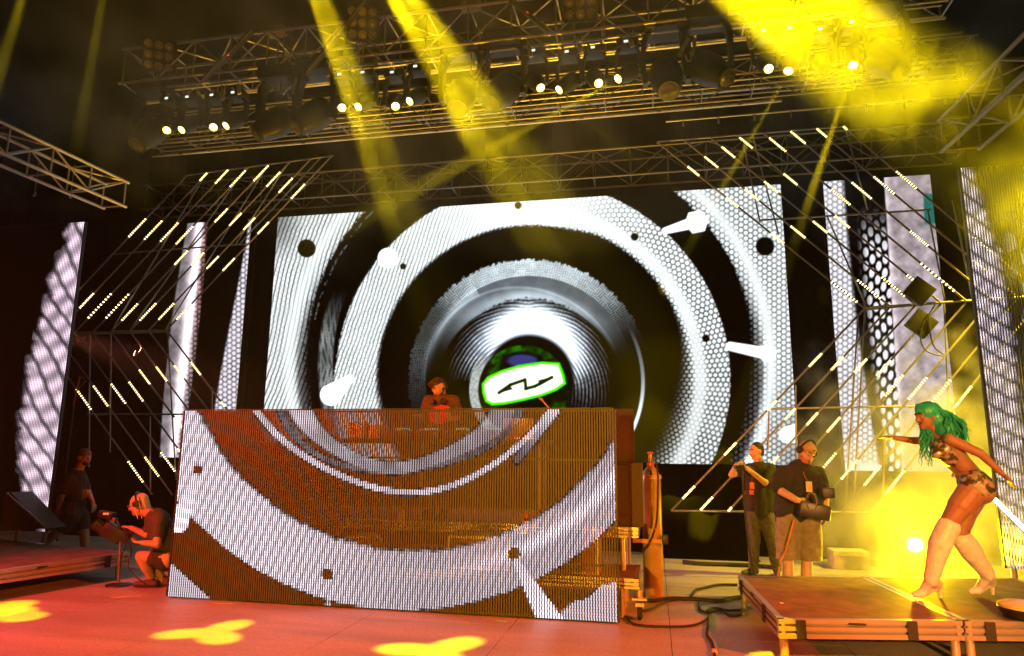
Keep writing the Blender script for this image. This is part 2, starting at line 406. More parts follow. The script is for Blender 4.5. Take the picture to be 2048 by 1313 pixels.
    C = over(C, lim*(r < 168), np.stack([fv*.93, fv*.985, fv*1.05], -1))
    # thin bright lip on the right
    arc = ss(5.5, 2.0, np.abs(r-228-3*np.sin(th*2)))*ss(-0.75, -0.1, th)*ss(0.82, 0.72, th)*(0.45+0.6*ss(-0.2, 0.4, th))
    C = np.maximum(C, gray(arc, (.93, 1, 1.02)))
    # core disc with the glowing sign
    rd = hyp(X-1047, Y-781); td = np.arctan2(Y-781, X-1047)
    rim = ss(110, 107, rd)*ss(86, 90, rd)*ss(-0.35, -0.75, np.cos(td))*ss(-20, 30, Y-720)
    C = over(C, rim, np.stack([.55+.2*n3, .58+.2*n3, .56+.2*n3], -1))
    md = ss(92, 89, rd)
    gr = 0.05+0.38*ss(.35, .75, fbm(X, Y, 22, 11))*ss(45, 85, rd)
    C = over(C, md, np.stack([gr*.25, gr, gr*.08], -1))
    dm = ss(1.0, 0.75, hyp((X-1045)/52, (Y-735)/36)); C = over(C, dm*md, (0.01, 0.02, 0.02))
    dm = ss(1.0, 0.6, hyp((X-1045)/38, (Y-722)/16)); C = over(C, dm*md*.9, (0.22, 0.24, 0.50))
    P = [(964, 768), (975, 754), (1003, 741), (1037, 731), (1083, 724), (1119, 726), (1128, 750), (1132, 768), (1112, 782), (1083, 793), (1046, 802), (1010, 809), (984, 811), (971, 804), (965, 786)]
    sd = poly_sd(X, Y, P)
    C = over(C, ss(2.0, -1.0, sd), (0.25, 0.95, 0.02)); C = over(C, ss(-2.5, -7.0, sd), (1.15, 1.15, 1.02))
    for L in ([(998, 786), (1021, 770), (1050, 760)], [(1050, 760), (1052, 778)], [(1051, 778), (1070, 773), (1087, 764), (1104, 755)]):
        for (a, b_) in zip(L[:-1], L[1:]):
            d, t = seg(X, Y, *a, *b_); C = over(C, ss(4.6, 1.6, d), (0.02, 0.16, 0.03))
    C = over(C, ss(1, -1, poly_sd(X, Y, [(998, 787), (1018, 769), (1026, 779)]))*.9, (0.03, 0.12, 0.02))
    C = over(C, ss(1, -1, poly_sd(X, Y, [(1080, 772), (1105, 754), (1076, 761)]))*.9, (0.03, 0.12, 0.02))
    # bolt holes and bolts
    for (x, y, q) in ((613, 497, 18), (1530, 493, 18.5), (806, 533, 6), (1269, 474, 7.5), (1412, 677, 7.5), (1036, 411, 7)):
        C = over(C, ss(q+1.5, q-1.5, hyp(X-x, Y-y)), (0, 0, 0))
    for (a, b_, w0, w1) in (((1330, 462), (1385, 446), 7, 12), ((1460, 693), (1525, 706), 9, 12), ((662, 790), (700, 758), 22, 9), ((775, 516), (776, 517), 20, 20), ((1575, 870), (1592, 868), 17, 19)):
        d, t = seg(X, Y, *a, *b_); ww = w0+(w1-w0)*t; C = over(C, ss(ww+1.5, ww-1.5, d), (1.08, 1.1, 1.12))
    for (x, y, q) in ((1393, 444, 24), (1535, 707, 19)):
        a = np.arctan2(Y-y, X-x); hx = q/np.cos(((a+0.2) % (pi/3))-pi/6)*0.9
        C = over(C, ss(hx+1.5, hx-1.5, hyp(X-x, Y-y)), (1.05, 1.08, 1.1))
    return C

def paint_front(X, Y):
    n8 = fbm(X, Y, 30, 21); n3 = noise2(X, Y, 6, 22)
    v = np.zeros_like(X)
    # wide ring
    ro = hyp(X-812, Y-637); e = hyp((X-828)/460, (Y-660)/441)
    jag = 0.006*(noise2(np.arctan2(Y-660, X-828)*40, X*0, 1, 5)-.5)*2
    m = ss(586, 581, ro+3*(n3-.5))*ss(0.985, 1.015, e+jag+0.01*(n3-.5))
    web = ss(0.1, -0.8, np.cos(2*pi*(X+0.5*Y)/17))
    left = ss(900, 500, X)
    v = np.maximum(v, m*(0.80+0.25*left-0.35*web*(0.4+.5*n8)*(0.5+.5*left) + 0.3*ss(.05, 0, np.abs(e-1.10))*ss(850, 1100, X)))
    # thin ring and the doubled grey ring above it
    rA = hyp(X-812, Y-632); v = np.maximum(v, ss(8.5, 4.5, np.abs(rA-349-5*np.sin(X/60)))*(0.72+.3*n8))
    eB = hyp((X-800)/222, (Y-800)/140)
    v = np.maximum(v, ss(0.12, 0.07, np.abs(eB-0.93+0.05*np.sin(X/45)))*(0.45+0.3*n8+0.3*ss(700, 560, X))*(Y > 800))
    eC = hyp((X-800)/265, (Y-795)/165); v = np.maximum(v, ss(0.045, 0.02, np.abs(eC-0.90+.03*np.cos(X/70)))*0.5*(n8+.3))
    d, t = seg(X, Y, 1112, 822, 1035, 920); v = np.maximum(v, ss(13, 5, d)*(1-.6*t)*0.95)
    # plate corners
    v = np.maximum(v, ss(-2, 3, (Y-1121)-(X-339)*0.90)*(0.85)*(X < 460))
    v = np.maximum(v, ss(-2, 3, (Y-1221)+(X-1121)*0.577+4*np.sin(X/9))*0.82*(X > 1090))
    for (x, y, q) in ((398, 940, 9), (657, 1149, 11), (1029, 1108, 12)): v = v*ss(q-1.5, q+1.5, hyp(X-x, Y-y))
    for (a, b_, w0, w1, br) in (((398, 958), (358, 1045), 8, 22, 1.15), ((658, 1208), (658, 1250), 7, 9, 1.0), ((1034, 1125), (1106, 1250), 9, 26, 1.15)):
        d, t = seg(X, Y, *a, *b_); ww = w0+(w1-w0)*t; v = np.maximum(v, ss(ww+2, ww-3, d)*br*(0.8+.3*t))
    return gray(v, (1.0, 0.93, 0.98))

def paint_mid_left(X, Y):
    n = fbm(X, Y, 14, 31); q = (Y-447)/470.0
    xl = 375-55*q-10*np.sin(q*3); xr = 416-30*q-25*q*q
    u = (X-xl)/(xr-xl)
    band = ss(-.04, .06, u)*ss(1.03, .97, u)
    v = band*(0.30+0.35*n+0.75*np.exp(-((u-0.62)/.22)**2))
    web = hexd(X, Y, 8.5)*ss(.7, .95, u)
    C = gray(v*(1-.7*web), (1.0, .93, .97)); C[..., 1] *= 1-.25*ss(.75, .95, u)*ss(.9, .2, q); C[..., 2] *= 1-.30*ss(.75, .95, u)*ss(.9, .2, q)
    x0 = 502-36*q; wd = 4+44*ss(-0.05, 1.0, q)**0.8
    s = ss(x0-wd-3, x0-wd+3, X)*ss(x0+3, x0, X)
    C = np.maximum(C, gray(s*(0.92-0.6*hexd(X, Y, 9)*(.5+.5*n)), (1, .97, 1.02)))
    return C
def paint_mid_right(X, Y):
    n = fbm(X, Y, 16, 41); q = (Y-362)/580.0
    xa = 1646+44*q; xb = 1687+75*q-10*np.sin(q*3.1)
    s = ss(xa-3, xa, X)*ss(xb+6, xb-6, X)
    v = s*(0.98-0.55*hexd(X, Y, 10)*(.4+.6*n))
    # perforated dark strip
    u = (X-xb)/(np.maximum(1768+36*q-xb, 5))
    dots = 1-hexd(X+3*np.sin(Y/30), Y*0.55, 13)*1.15
    v = np.maximum(v, (u > 0)*(u < 1.02)*np.clip(dots, 0, 1)*ss(0.15, 0.5, u)*ss(0.05, 0.25, q)*0.95)
    sb = ss(0.98, 1.03, u)
    v2 = sb*(0.62+0.45*(n-.4)+0.25*ss(1.2, 1.0, u))
    C = np.maximum(gray(v, (1, .99, 1.02)), gray(v2, (1.0, .92, .95)))
    C = np.maximum(C, gray(ss(900, 935, Y)*s*1.0))
    xs = 1846+22*q; C = over(C, ss(xs-2, xs+2, X)*ss(0.04, 0.05, q)*ss(.16, .14, q)*0.9, (0.05, 0.40, 0.36))
    return C
def woven(X, Y, p, seed):
    n = fbm(X, Y, 34, seed); b_ = (X*0.86-Y*0.50)+7*np.sin(Y/41.0); a = X*0.55+Y*0.83+5*np.sin(X/23.0)
    ridge = np.floor(b_/p); f = b_/p-ridge
    cell = 0.5+0.5*np.cos(2*pi*(a/(p*0.95)+0.5*(ridge % 2)))
    groove = ss(0.0, 0.22, f)*ss(1.0, 0.80, f)
    return np.clip(0.30+0.62*groove*(0.62+0.38*cell)+0.34*(n-.5)+0.12*cell, 0.03, 1.08)
def paint_far_left(X, Y):
    e = np.interp(Y, (440, 480, 550, 650, 750, 850, 930, 1000, 1070), (142, 132, 108, 78, 55, 40, 38, 46, 80))
    n = fbm(X, Y, 18, 51); m = ss(-14, 14, X-e+26*(n-.5))
    C = gray(m*woven(X, Y, 34, 52), (1.0, .88, .96)); return C
def paint_far_right(X, Y):
    e = np.interp(Y, (330, 380, 450, 520, 600, 700, 800, 900, 1140), (1932, 1950, 1976, 2000, 2014, 2028, 2040, 2050, 2058))
    n = fbm(X, Y, 18, 61); m = ss(18, -14, X-e+30*(n-.5)); dots = (1-hexd(X, Y*0.8, 42)*1.3)
    return gray(np.maximum(m*woven(Y, X, 30, 62)*.92, np.clip(dots, 0, 1)*ss(0, 40, X-e)*.55*ss(380, 520, Y)), (1.0, .92, .97))

def led_grid(name, rect, corners, nx, nz, paint, strength, parent, y_off=0.0):
    """solid LED face: one picture cell per mesh face"""
    x0, x1, z0, z1, Y = rect; Hm = homog(corners)
    gx = np.linspace(0, 1, nx+1); gz = np.linspace(0, 1, nz+1); U, V = np.meshgrid(gx, gz)
    b = base_of(parent)
    co = np.stack([x0+U*(x1-x0)-b.x, np.full_like(U, Y+y_off-b.y), z0+V*(z1-z0)-b.z], -1).reshape(-1, 3)
    q = np.stack([U, V, np.ones_like(U)], -1) @ Hm.T
    C = paint(q[..., 0]/q[..., 2], q[..., 1]/q[..., 2]); C = np.clip(C, 0, 1.25)**2.2
    I = (np.arange(nz)[:, None]*(nx+1)+np.arange(nx)[None, :]).reshape(-1)
    F = np.stack([I, I+1, I+nx+2, I+nx+1], -1)
    me = mesh_np(name, co, F); a = me.color_attributes.new('led', 'FLOAT_COLOR', 'POINT')
    a.data.foreach_set('color', np.concatenate([C.reshape(-1, 3), np.ones((co.shape[0], 1))], 1).astype(np.float32).ravel())
    me.materials.append(led_mat(name+'_leds', strength)); return link(name, me, parent)
def mesh_np(name, co, F):
    me = bpy.data.meshes.new(name); n = F.shape[0]; k = F.shape[1]
    me.vertices.add(len(co)); me.vertices.foreach_set('co', np.ascontiguousarray(co, dtype=np.float32).ravel())
    me.loops.add(n*k); me.loops.foreach_set('vertex_index', F.astype(np.int32).ravel())
    me.polygons.add(n); me.polygons.foreach_set('loop_start', (np.arange(n)*k).astype(np.int32)); 
    me.polygons.foreach_set('loop_total', np.full(n, k, np.int32)); me.update(calc_edges=True); me.validate(); return me
def led_curtain(rect, corners, pitch, paint, strength, parent, housing, fill=0.62, led=0.5):
    """see-through LED curtain: vertical strips with gaps, diodes proud of each strip"""
    x0, x1, z0, z1, Y = rect; Hm = homog(corners); b = base_of(parent)
    nx = int(round((x1-x0)/pitch)); nz = int(round((z1-z0)/pitch)); px = (x1-x0)/nx; pz = (z1-z0)/nz
    mb = MB()
    for i in range(nx): mb.box((x0+(i+.5)*px, Y, (z0+z1)/2), (px*fill, 0.018, z1-z0))
    nb = int((z1-z0)/0.5+.5)
    for k in range(nb+1): mb.box(((x0+x1)/2, Y+0.016, min(max(z0+k*(z1-z0)/nb, z0+.012), z1-.012)), (x1-x0, 0.012, 0.022))
    tag(mb.build('led_strips', housing, parent), kind='stuff')
    I, J = np.meshgrid(np.arange(nx), np.arange(nz)); cx = x0+(I+.5)*px; cz = z0+(J+.5)*pz
    cx = cx + px*0.05*np.where(J % 2 == 0, 1, -1)      # diodes zig-zag down each strip
    q = np.stack([(I+.5)/nx, (J+.5)/nz, np.ones(I.shape)], -1) @ Hm.T
    C = np.clip(paint(q[..., 0]/q[..., 2], q[..., 1]/q[..., 2]), 0, 1.25)**2.2
    hx, hz = px*led/2, pz*0.46
    co = np.stack([np.stack([cx+sx*hx-b.x, np.full(cx.shape, Y-0.012-b.y), cz+sz*hz-b.z], -1) for sx, sz in ((-1, -1), (1, -1), (1, 1), (-1, 1))], 2).reshape(-1, 3)
    keep = (C.max(-1).reshape(-1) > 0.012)
    F = np.arange(co.shape[0]).reshape(-1, 4)[keep]
    me = mesh_np('led_pixels', co, F); a = me.color_attributes.new('led', 'FLOAT_COLOR', 'POINT')
    CC = np.repeat(C.reshape(-1, 3), 4, 0)
    if len(me.vertices) == len(CC):
        a.data.foreach_set('color', np.concatenate([CC, np.ones((len(CC), 1))], 1).astype(np.float32).ravel())
    me.materials.append(led_mat('curtain_leds', strength))
    tag(link('led_pixels', me, parent), kind='stuff')

def wall_screen(label, rect, corners, nx, nz, paint, strength, cat='video screen'):
    x0, x1, z0, z1, Y = rect
    t = empty('video_screen', ((x0+x1)/2, Y, z0)); tag(t, label, cat, 'LED video screens')
    MB().box(((x0+x1)/2, Y+0.09, (z0+z1)/2), (x1-x0, 0.16, z1-z0)).build('cabinet', BLACKM, t)
    led_grid('led_face', rect, corners, nx, nz, paint, strength, t, 0.0)
    fr = MB()
    for k in range(int((x1-x0)/1.2)+1):
        x = x0+0.05+k*((x1-x0-.1)/max(1, int((x1-x0)/1.2))); fr.box((x, Y+0.24, (z0+z1)/2), (0.05, 0.10, z1-z0))
    fr.build('rear_frame', DULL, t)
    return t
wall_screen('huge central video wall showing white perforated rings round a green glowing sign', (-7.97, 2.48, 1.48, 6.70, 13.0),
            ((556, 435), (1561, 369), (1598, 931), (521, 918)), 640, 320, paint_main, 1.2)
wall_screen('narrow video wall just left of the central one, showing two pale bands on black', (-10.4, -8.62, 1.49, 6.70, 13.0),
            ((362, 448), (503, 439), (464, 917), (314, 915)), 110, 300, paint_mid_left, 1.1)
wall_screen('narrow video wall just right of the central one, behind the slanted light bars', (3.23, 5.05, 1.40, 6.70, 13.0),
            ((1646, 364), (1860, 350), (1924, 944), (1690, 941)), 120, 300, paint_mid_right, 1.1)
HOUSE = mat('curtain_housing', (0.042, 0.054, 0.016), 0.5, 0, 0.2, 10)
HOUSED = mat('dark_curtain_housing', (0.010, 0.010, 0.009), 0.5, 0, 0.2, 10)
def curtain(label, rect, corners, pitch, paint, strength, housing, **k):
    x0, x1, z0, z1, Y = rect
    t = empty('led_curtain', ((x0+x1)/2, Y, z0)); tag(t, label, 'video screen', 'LED video screens')
    led_curtain(rect, corners, pitch, paint, strength, t, housing, **k)
    MB().box((x0-0.012, Y+0.01, (z0+z1)/2), (0.016, 0.05, z1-z0)).build('edge_frame', BLACKM, t)
    MB().box((x1+0.012, Y+0.01, (z0+z1)/2), (0.016, 0.05, z1-z0)).build('edge_frame', BLACKM, t)
    MB().box(((x0+x1)/2, Y+0.01, z1+0.010), (x1-x0, 0.04, 0.012)).build('top_frame', BLACKM, t)
    return t
curtain('wide see-through LED curtain standing on the floor in front of the DJ booth', (-5.42, -.40, .02, 2.10, 7.18),
        ((372, 822), (1228, 819), (1235, 1244), (337, 1193)), 0.0268, paint_front, 1.5, HOUSE, fill=0.58)
fl = curtain('tall LED screen at the far left edge showing a white woven pattern', (-11.0, -8.98, .42, 5.28, 9.0),
        ((-34, 459), (170, 445), (91, 1064), (-127, 1055)), 0.0285, paint_far_left, 1.6, HOUSED, fill=0.8, led=0.66)
for x in (-10.9, -10.0, -9.06):
    tube('support_leg', (x, 9.08, 0.0), (x, 9.08, 0.42), 0.03, DULL, fl)
fr_ = curtain('tall LED curtain at the far right edge, half lost in yellow smoke', (3.84, 6.1, .42, 5.2, 9.0),
        ((1919, 337), (2342, 309), (2491, 1155), (2012, 1137)), 0.0285, paint_far_right, 1.5, HOUSED, fill=0.5, led=0.45)
for x in (3.95, 4.9, 6.0):
    tube('support_leg', (x, 9.08, 0.0), (x, 9.08, 0.42), 0.03, DULL, fr_)

# ================================================================== TRUSSES
def box_truss(label, p0, p1, w, h, bay, r, m, group='overhead trusses', wdir=None, skip_top=False, diag_r=0.55, cat='truss'):
    """square lattice girder from p0 to p1 (near lower chord); w along wdir, h upward"""
    p0, p1 = Vector(p0), Vector(p1); ax = (p1-p0); L = ax.length; ax.normalize()
    wd = Vector(wdir) if wdir else Vector((0, 1, 0)); up = Vector((0, 0, 1))
    t = empty('lattice_truss', (p0+p1)/2); tag(t, label, cat, group)
    c = lambda i, s: p0 + ax*s + wd*(w*(i % 2)) + up*(h*(i//2))
    for i in range(4): tube('chord', c(i, -0.06), c(i, L+0.06), r, m, t)
    n = max(1, int(round(L/bay))); q = L/n
    for k in range(n+1):
        s = min(k*q, L)
        for (a, b_) in ((0, 2), (1, 3), (0, 1), (2, 3)): tube('post', c(a, s), c(b_, s), r*diag_r, m, t)
        if k < n:
            fl_ = k % 2
            for (a, b_) in ((0, 2), (1, 3), (2, 3)):
                tube('brace', c(a if fl_ else b_, s), c(b_ if fl_ else a, s+q), r*diag_r, m, t)
    return t
T1Y = 9.0
T1 = box_truss('long lattice truss across the stage top carrying the rows of moving lights', (-8.6, 9.0, 7.70), (4.1, 9.0, 7.70), 0.66, 0.63, 0.66, 0.026, ALU)
# pipes slung under the light truss
def pipe(label, px, py, Y, xa, xb, r, m, cat='pipe', group='pipes slung under the light truss', brackets=0):
    z = PY(px, py, Y).z; t = empty('steel_pipe', ((xa+xb)/2, Y, z)); tag(t, label, cat, group)
    tube('pipe_length', (xa, Y, z), (xb, Y, z), r, m, t)
    for k in range(brackets):
        x = xa+(k+.5)*(xb-xa)/brackets
        MB().box((x, Y, z-0.06), (0.03, 0.03, 0.10)).build('clip', DULL, t)
    return t
pipe('front pipe directly under the light truss', 1000, 100, 9.15, -8.5, 4.0, 0.024, ALU)
pipe('second pipe just behind the front pipe under the light truss', 1000, 108, 9.35, -8.5, 4.0, 0.022, ALU)
pipe('thin pipe the moving lights hang from', 1000, 127, 9.4, -8.4, 4.0, 0.017, ALU)
pipe('dim pipe low behind the moving lights with small clips', 1000, 160, 10.2, -9.0, 4.6, 0.020, DULL)
pipe('slim pipe below the moving lights with a row of hanging clips', 1000, 206, 10.5, -9.0, 4.6, 0.017, ALU, brackets=22)
def rail(label, py, Y, xa, xb, hh):
    z = PY(1000, py, Y).z; t = empty('curtain_rail', ((xa+xb)/2, Y, z)); tag(t, label, 'rail', 'long rails behind the light truss')
    MB().box(((xa+xb)/2, Y, z), (xb-xa, 0.04, hh)).build('channel', ALU, t)
    MB().box(((xa+xb)/2, Y-0.024, z-hh*0.2), (xb-xa, 0.008, hh*0.25)).build('flange', ALU, t)
    for k in range(9):
        x = xa+(k+.5)*(xb-xa)/9; MB().box((x, Y-0.03, z), (0.07, 0.02, hh*1.4)).build('splice', DULL, t)
rail('upper pale metal rail running the stage width', 224, 11.0, -9.6, 4.4, 0.05)
rail('lower pale metal rail running the stage width', 251, 11.0, -9.6, 2.2, 0.05)
pipe('thin yellowish pipe between the two pale rails', 1000, 234, 11.0, -9.6, 4.8, 0.014, ALU, brackets=0)
pipe('short pipe hung at the right above the slanted light bars', 1400, 238, 11.3, 0.35, 5.6, 0.016, ALU, brackets=9)
box_truss('rear lattice truss right above the central video wall', (-11.0, 12.55, 6.92), (5.4, 12.55, 6.92), 0.55, 0.56, 0.72, 0.022, DULL)
box_truss('dim lattice truss high behind the moving lights', (-9.2, 10.35, 7.35), (4.8, 10.35, 7.35), 0.45, 0.45, 0.8, 0.018, DULL)
# side trusses run along the depth of the stage
pe = PY(236, 408, 9.2); pn = PY(-150, 262, 6.6); dv = Vector((pn.x-pe.x, pn.y-pe.y, 0))
LT = box_truss('bright lattice truss poking in at the upper left edge', PY(203, 415, 9.2), Vector((PY(203, 415, 9.2).x, 0, 0)) + Vector((-0.25, 5.2, PY(203, 415, 9.2).z)), 0.42, 0.42, 0.62, 0.026, ALU, wdir=(1, 0, 0))
RTt = box_truss('lattice truss at the upper right edge glowing inside the yellow smoke', PY(1888, 300, 9.0), PY(1888, 300, 9.0) + Vector((0.25, -4.0, 0)), 0.42, 0.42, 0.62, 0.026, DULL, wdir=(1, 0, 0))
for (x, y) in ((70, 385), (142, 388)):      # hooks on wires below the left truss
    p = PY(x, y, 8.4); t = empty('hanging_hook', p); tag(t, 'wire with a hook under the upper left truss, %s one' % ('left' if x < 100 else 'right'), 'hook', 'hooks under the left truss')
    tube('wire', p, p+Vector((0, 0, 0.5)), 0.006, DULL, t)
    MB().path(spline([p, p+Vector((0.02, 0, -0.03)), p+Vector((0, 0, -0.07)), p+Vector((-0.025, 0, -0.04))], 4), 0.008, 6).build('hook', ALU, t)

# ================================================================== STAGE LIGHTS
def frame_from(d):
    d = Vector(d).normalized(); s = d.cross(Vector((0, 0, 1)))
    if s.length < 1e-3: s = Vector((1, 0, 0))
    s.normalize(); return d, s, s.cross(d)
def moving_head(label, lens, aim, size, lit, pipe_z, group, display=True, shine=None):
    """hanging yoke fixture: clamp + base at the pipe, yoke arms, tilted head with lens"""
    lens = Vector(lens); d, s, u = frame_from(aim); k = size
    hc = lens - d*(0.27*k)                     # tilt axis
    top = Vector((hc.x, hc.y, hc.z+0.47*k))    # underside of the base plate
    t = empty('moving_head_light', (top.x, top.y, top.z+0.12*k)); tag(t, label, 'stage light', group)
    bs = MB().bev((top.x, top.y, top.z+0.075*k), (0.40*k, 0.30*k, 0.15*k), 0.02*k).build('base', BLACK, t)
    if display: MB().box((top.x-0.02, top.y-0.152*k, top.z+0.085*k), (0.075*k, 0.008, 0.045*k)).build('display', DISPLAY, bs)
    for sx in (-.12, .12): MB().box((top.x+sx*k, top.y, top.z+0.15*k+0.04), (0.035, 0.07, 0.10)).build('clamp', ALU, t)
    for sg in (-1, 1):
        a = Vector((sg*0.20*k, 0, 0))
        pts = [top+a*0.75, top+a*1.05+Vector((0, 0, -0.10*k)), hc+a*1.1+Vector((0, 0, 0.10*k)), hc+a*1.02+Vector((0, 0, -0.06*k))]
        mb = MB(); sp = spline(pts, 4)
        for i in range(len(sp)-1): mb.box((sp[i]+sp[i+1])/2, (0.05*k, 0.13*k*(1-0.3*i/len(sp)), (sp[i+1]-sp[i]).length*1.25))
        mb.build('yoke_arm', BLACK, t)
    hd = MB().lathe(hc - d*(0.20*k), d, [(0, 0.05*k), (0.02*k, 0.11*k), (0.10*k, 0.155*k), (0.24*k, 0.160*k), (0.30*k, 0.145*k), (0.40*k, 0.115*k), (0.455*k, 0.10*k), (0.47*k, 0.085*k)], 18).build('head', BLACK, t)
    MB().lathe(hc + d*(0.245*k), d, [(0, 0.108*k), (0.035*k, 0.104*k), (0.036*k, 0.088*k)], 18).build('bezel', BLACKM, hd)
    MB().lathe(hc + d*(0.272*k), d, [(0, 0.082*k), (0.012*k, 0.076*k), (0.02*k, 0.05*k), (0.024*k, 0.02*k)], 16).build('lens', LENS if lit else GLASS, hd)
    if lit: MB().lathe(hc + d*(0.292*k)+u*(0.02*k), d, [(0, 0.052*k), (0.008*k, 0.03*k), (0.010*k, 0.01*k)], 12).build('lamp_core', CORE, hd)
    fn = MB()
    for j in range(5): fn.lathe(hc - d*(0.165*k-0.03*j*k), d, [(0, 0.150*k+0.003*j), (0.008*k, 0.150*k+0.003*j)], 18)
    fn.build('cooling_rib', BLACKM, hd)
    if shine: spot('lens_lamp', lens+d*0.06, shine[0], shine[1], shine[2], blend=0.5, radius=0.03, parent=t)
    return t
small = [(334, 261, -.1, None), (364, 260, -.5, None), (427, 255, 0.0, None), (453, 252, -.6, None), (684, 216, .05, None), (717, 214, -.4, None), (791, 213, .1, None), (820, 203, -.5, None),
         (1081, 176, .15, (PY(1480, 470, 12.0), 3.2, 9000)), (1119, 180, -.45, (PY(900, 400, 12.0), 3.0, 3500)), (1197, 167, .2, None), (1237, 158, -.45, (PY(640, 480, 12.7), 5.0, 90000)),
         (1537, 138, .1, None), (1577, 142, -.2, (PY(1420, 420, 11.2), 3.4, 75000)), (1650, 136, .1, None), (1706, 131, -.15, (PY(1565, 560, 10.8), 4.2, 110000))]
where = ['first from the left end', 'second from the left end', 'third from the left end', 'fourth from the left end', 'left one of the second cluster', 'second of the second cluster', 'third of the second cluster', 'right one of the second cluster',
         'left one of the cluster above the big screen', 'second of the cluster above the big screen', 'third of the cluster above the big screen', 'right one above the big screen, throwing a beam left',
         'left one of the right cluster', 'second of the right cluster, throwing a thin beam down', 'third of the right cluster inside the yellow beam', 'rightmost, glaring white at the root of a thin beam']
for (x, y, ax, sh), w in zip(small, where):
    L = PY(x, y, 9.0)
    aim = Vector((ax-0.05*L.x, -0.55, -0.62)) if not sh else ((Vector(sh[0])-L).normalized()*0.35 + Vector((ax*.6, -0.6, -0.5)))
    moving_head('lit small moving light, '+w, L, aim, 0.78, x != 1650, 7.5, 'small moving lights on the truss', shine=sh)
big = [(275, 290, -.05, 'big dark moving light at the left end of the truss'), (512, 268, -.75, 'big dark moving light tilted left, beside the first small cluster'), (592, 256, -.55, 'big dark moving light tilted left, just left of the narrow yellow beam'),
       (914, 218, .0, 'big dark moving light inside the broad yellow beam'), (982, 208, -.35, 'big dark moving light just right of the broad yellow beam'), (1338, 182, .05, 'big dark moving light facing forward right of the middle cluster'), (1452, 158, .6, 'big dark moving light tilted right at the edge of the wide beam'), (1800, 142, .3, 'big dark moving light at the right end, lost in yellow haze')]
for (x, y, ax, lb) in big:
    moving_head(lb, PY(x, y, 9.0), (ax, -0.5, -0.75), 1.45, False, 7.5, 'big moving lights on the truss', display=False)

def blinder(label, px, py, n_r):
    c = PY(px, py, 8.85); t = empty('blinder_light', c); tag(t, label, 'stage light', 'nine-lamp blinders on the truss')
    d, s, u = frame_from((-c.x*0.06, -0.8, -0.45)); R = Matrix((s, d, u)).transposed()
    MB().bev(c + d*-0.09, (0.50, 0.14, 0.54), 0.015, R).build('housing', BLACK, t)
    for i in range(3):
        for j in range(3):
            q = c + s*((i-1)*0.155) + u*((j-1)*0.165) - d*0.02
            rf = MB().lathe(q, d, [(0, 0.03), (0.015, 0.055), (0.03, 0.066), (0.034, 0.066)], 14).build('reflector', mat('amber_reflector', (0.75, 0.55, 0.25), 0.22, 0.9, 0.1), t)
            MB().lathe(q+d*0.012-u*0.012, d, [(0, 0.022), (0.02, 0.02), (0.034, 0.006)], 8).build('bulb', mat('warm_bulb_glass', (0.95, 0.80, 0.45), 0.12, 0.6, 0.1), rf)
    tube('bracket', c+s*0.1+u*-0.26, c+s*0.1+u*-0.26+Vector((0, 0.2, -0.25)), 0.015, DULL, t)
blinder('nine-lamp blinder at the left end of the light truss', 318, 112, 3)
blinder('nine-lamp blinder between the two beams left of the middle', 725, 47, 3)
blinder('nine-lamp blinder at the top edge above the middle cluster', 1160, 4, 3)
def hoist(label, px, py, py2):
    c = PY(px, py, 9.2); e = PY(px+18, py2, 9.1); t = empty('chain_hoist', c); tag(t, label, 'hoist', 'chain hoists on the light truss')
    MB().lathe(c-Vector((0.17, 0, 0)), (1, 0, 0), [(0, 0.07), (0.02, 0.10), (0.24, 0.10), (0.26, 0.085), (0.34, 0.08)], 16).build('motor', mat('yellow_hoist_paint', (0.55, 0.40, 0.08), 0.35, 0.2), t)
    MB().box(c+Vector((0.2, 0, 0)), (0.06, 0.18, 0.2)).build('end_cap', BLACK, t)
    tube('chain', c, (c.x+.02, c.y, e.z), 0.012, DULL, t); tube('chain', (c.x+.1, c.y, c.z), (c.x+.12, c.y, e.z), 0.012, DULL, t)
    MB().box((e.x-.02, e.y, e.z+.02), (0.05, 0.05, 0.30), Matrix.Rotation(0.5, 3, 'Y')).build('strap', ALU, t)
    MB().box((e.x+.12, e.y, e.z), (0.045, 0.05, 0.28), Matrix.Rotation(0.15, 3, 'Y')).build('strap', ALU, t)
    MB().path(spline([(e.x, e.y, e.z-.1), (e.x+.03, e.y, e.z-.2), (e.x+.08, e.y, e.z-.16), (e.x+.07, e.y, e.z-.06)], 5), 0.014, 6).build('hook', ALU, t)
hoist('yellow chain hoist above the left part of the light truss', 558, 64, 175)
hoist('yellow chain hoist at the top edge between the broad beam and the middle', 943, 12, 140)
hoist('chain hoist hook pair right of the middle cluster', 1352, -60, 98)
for (a, b_, lb) in (((408, 160), (506, 62), 'dark slanted batten with a red pilot light, left end'), ((612, 150), (742, -10), 'dark slanted batten behind the narrow yellow beam'), ((1098, 66), (1010, -10), 'slanted dark tube at the top edge above the middle')):
    p, q = PY(*a, 8.75), PY(*b_, 8.75); t = empty('slanted_batten', (p+q)/2); tag(t, lb, 'batten', 'slanted battens on the light truss')
    d = (q-p).normalized(); R = d.to_track_quat('Z', 'Y').to_matrix()
    MB().bev((p+q)/2, (0.085, 0.05, (q-p).length), 0.008, R).build('profile', BLACKM, t)
    MB().box((p+q)/2 + R @ Vector((-0.045, -0.01, 0)), (0.012, 0.03, (q-p).length*.98), R).build('edge_strip', DULL, t)
    MB().box((p+q)/2 + Vector((0.02, -0.04, -0.02)), (0.02, 0.02, 0.035), R).build('pilot_light', REDLED, t)
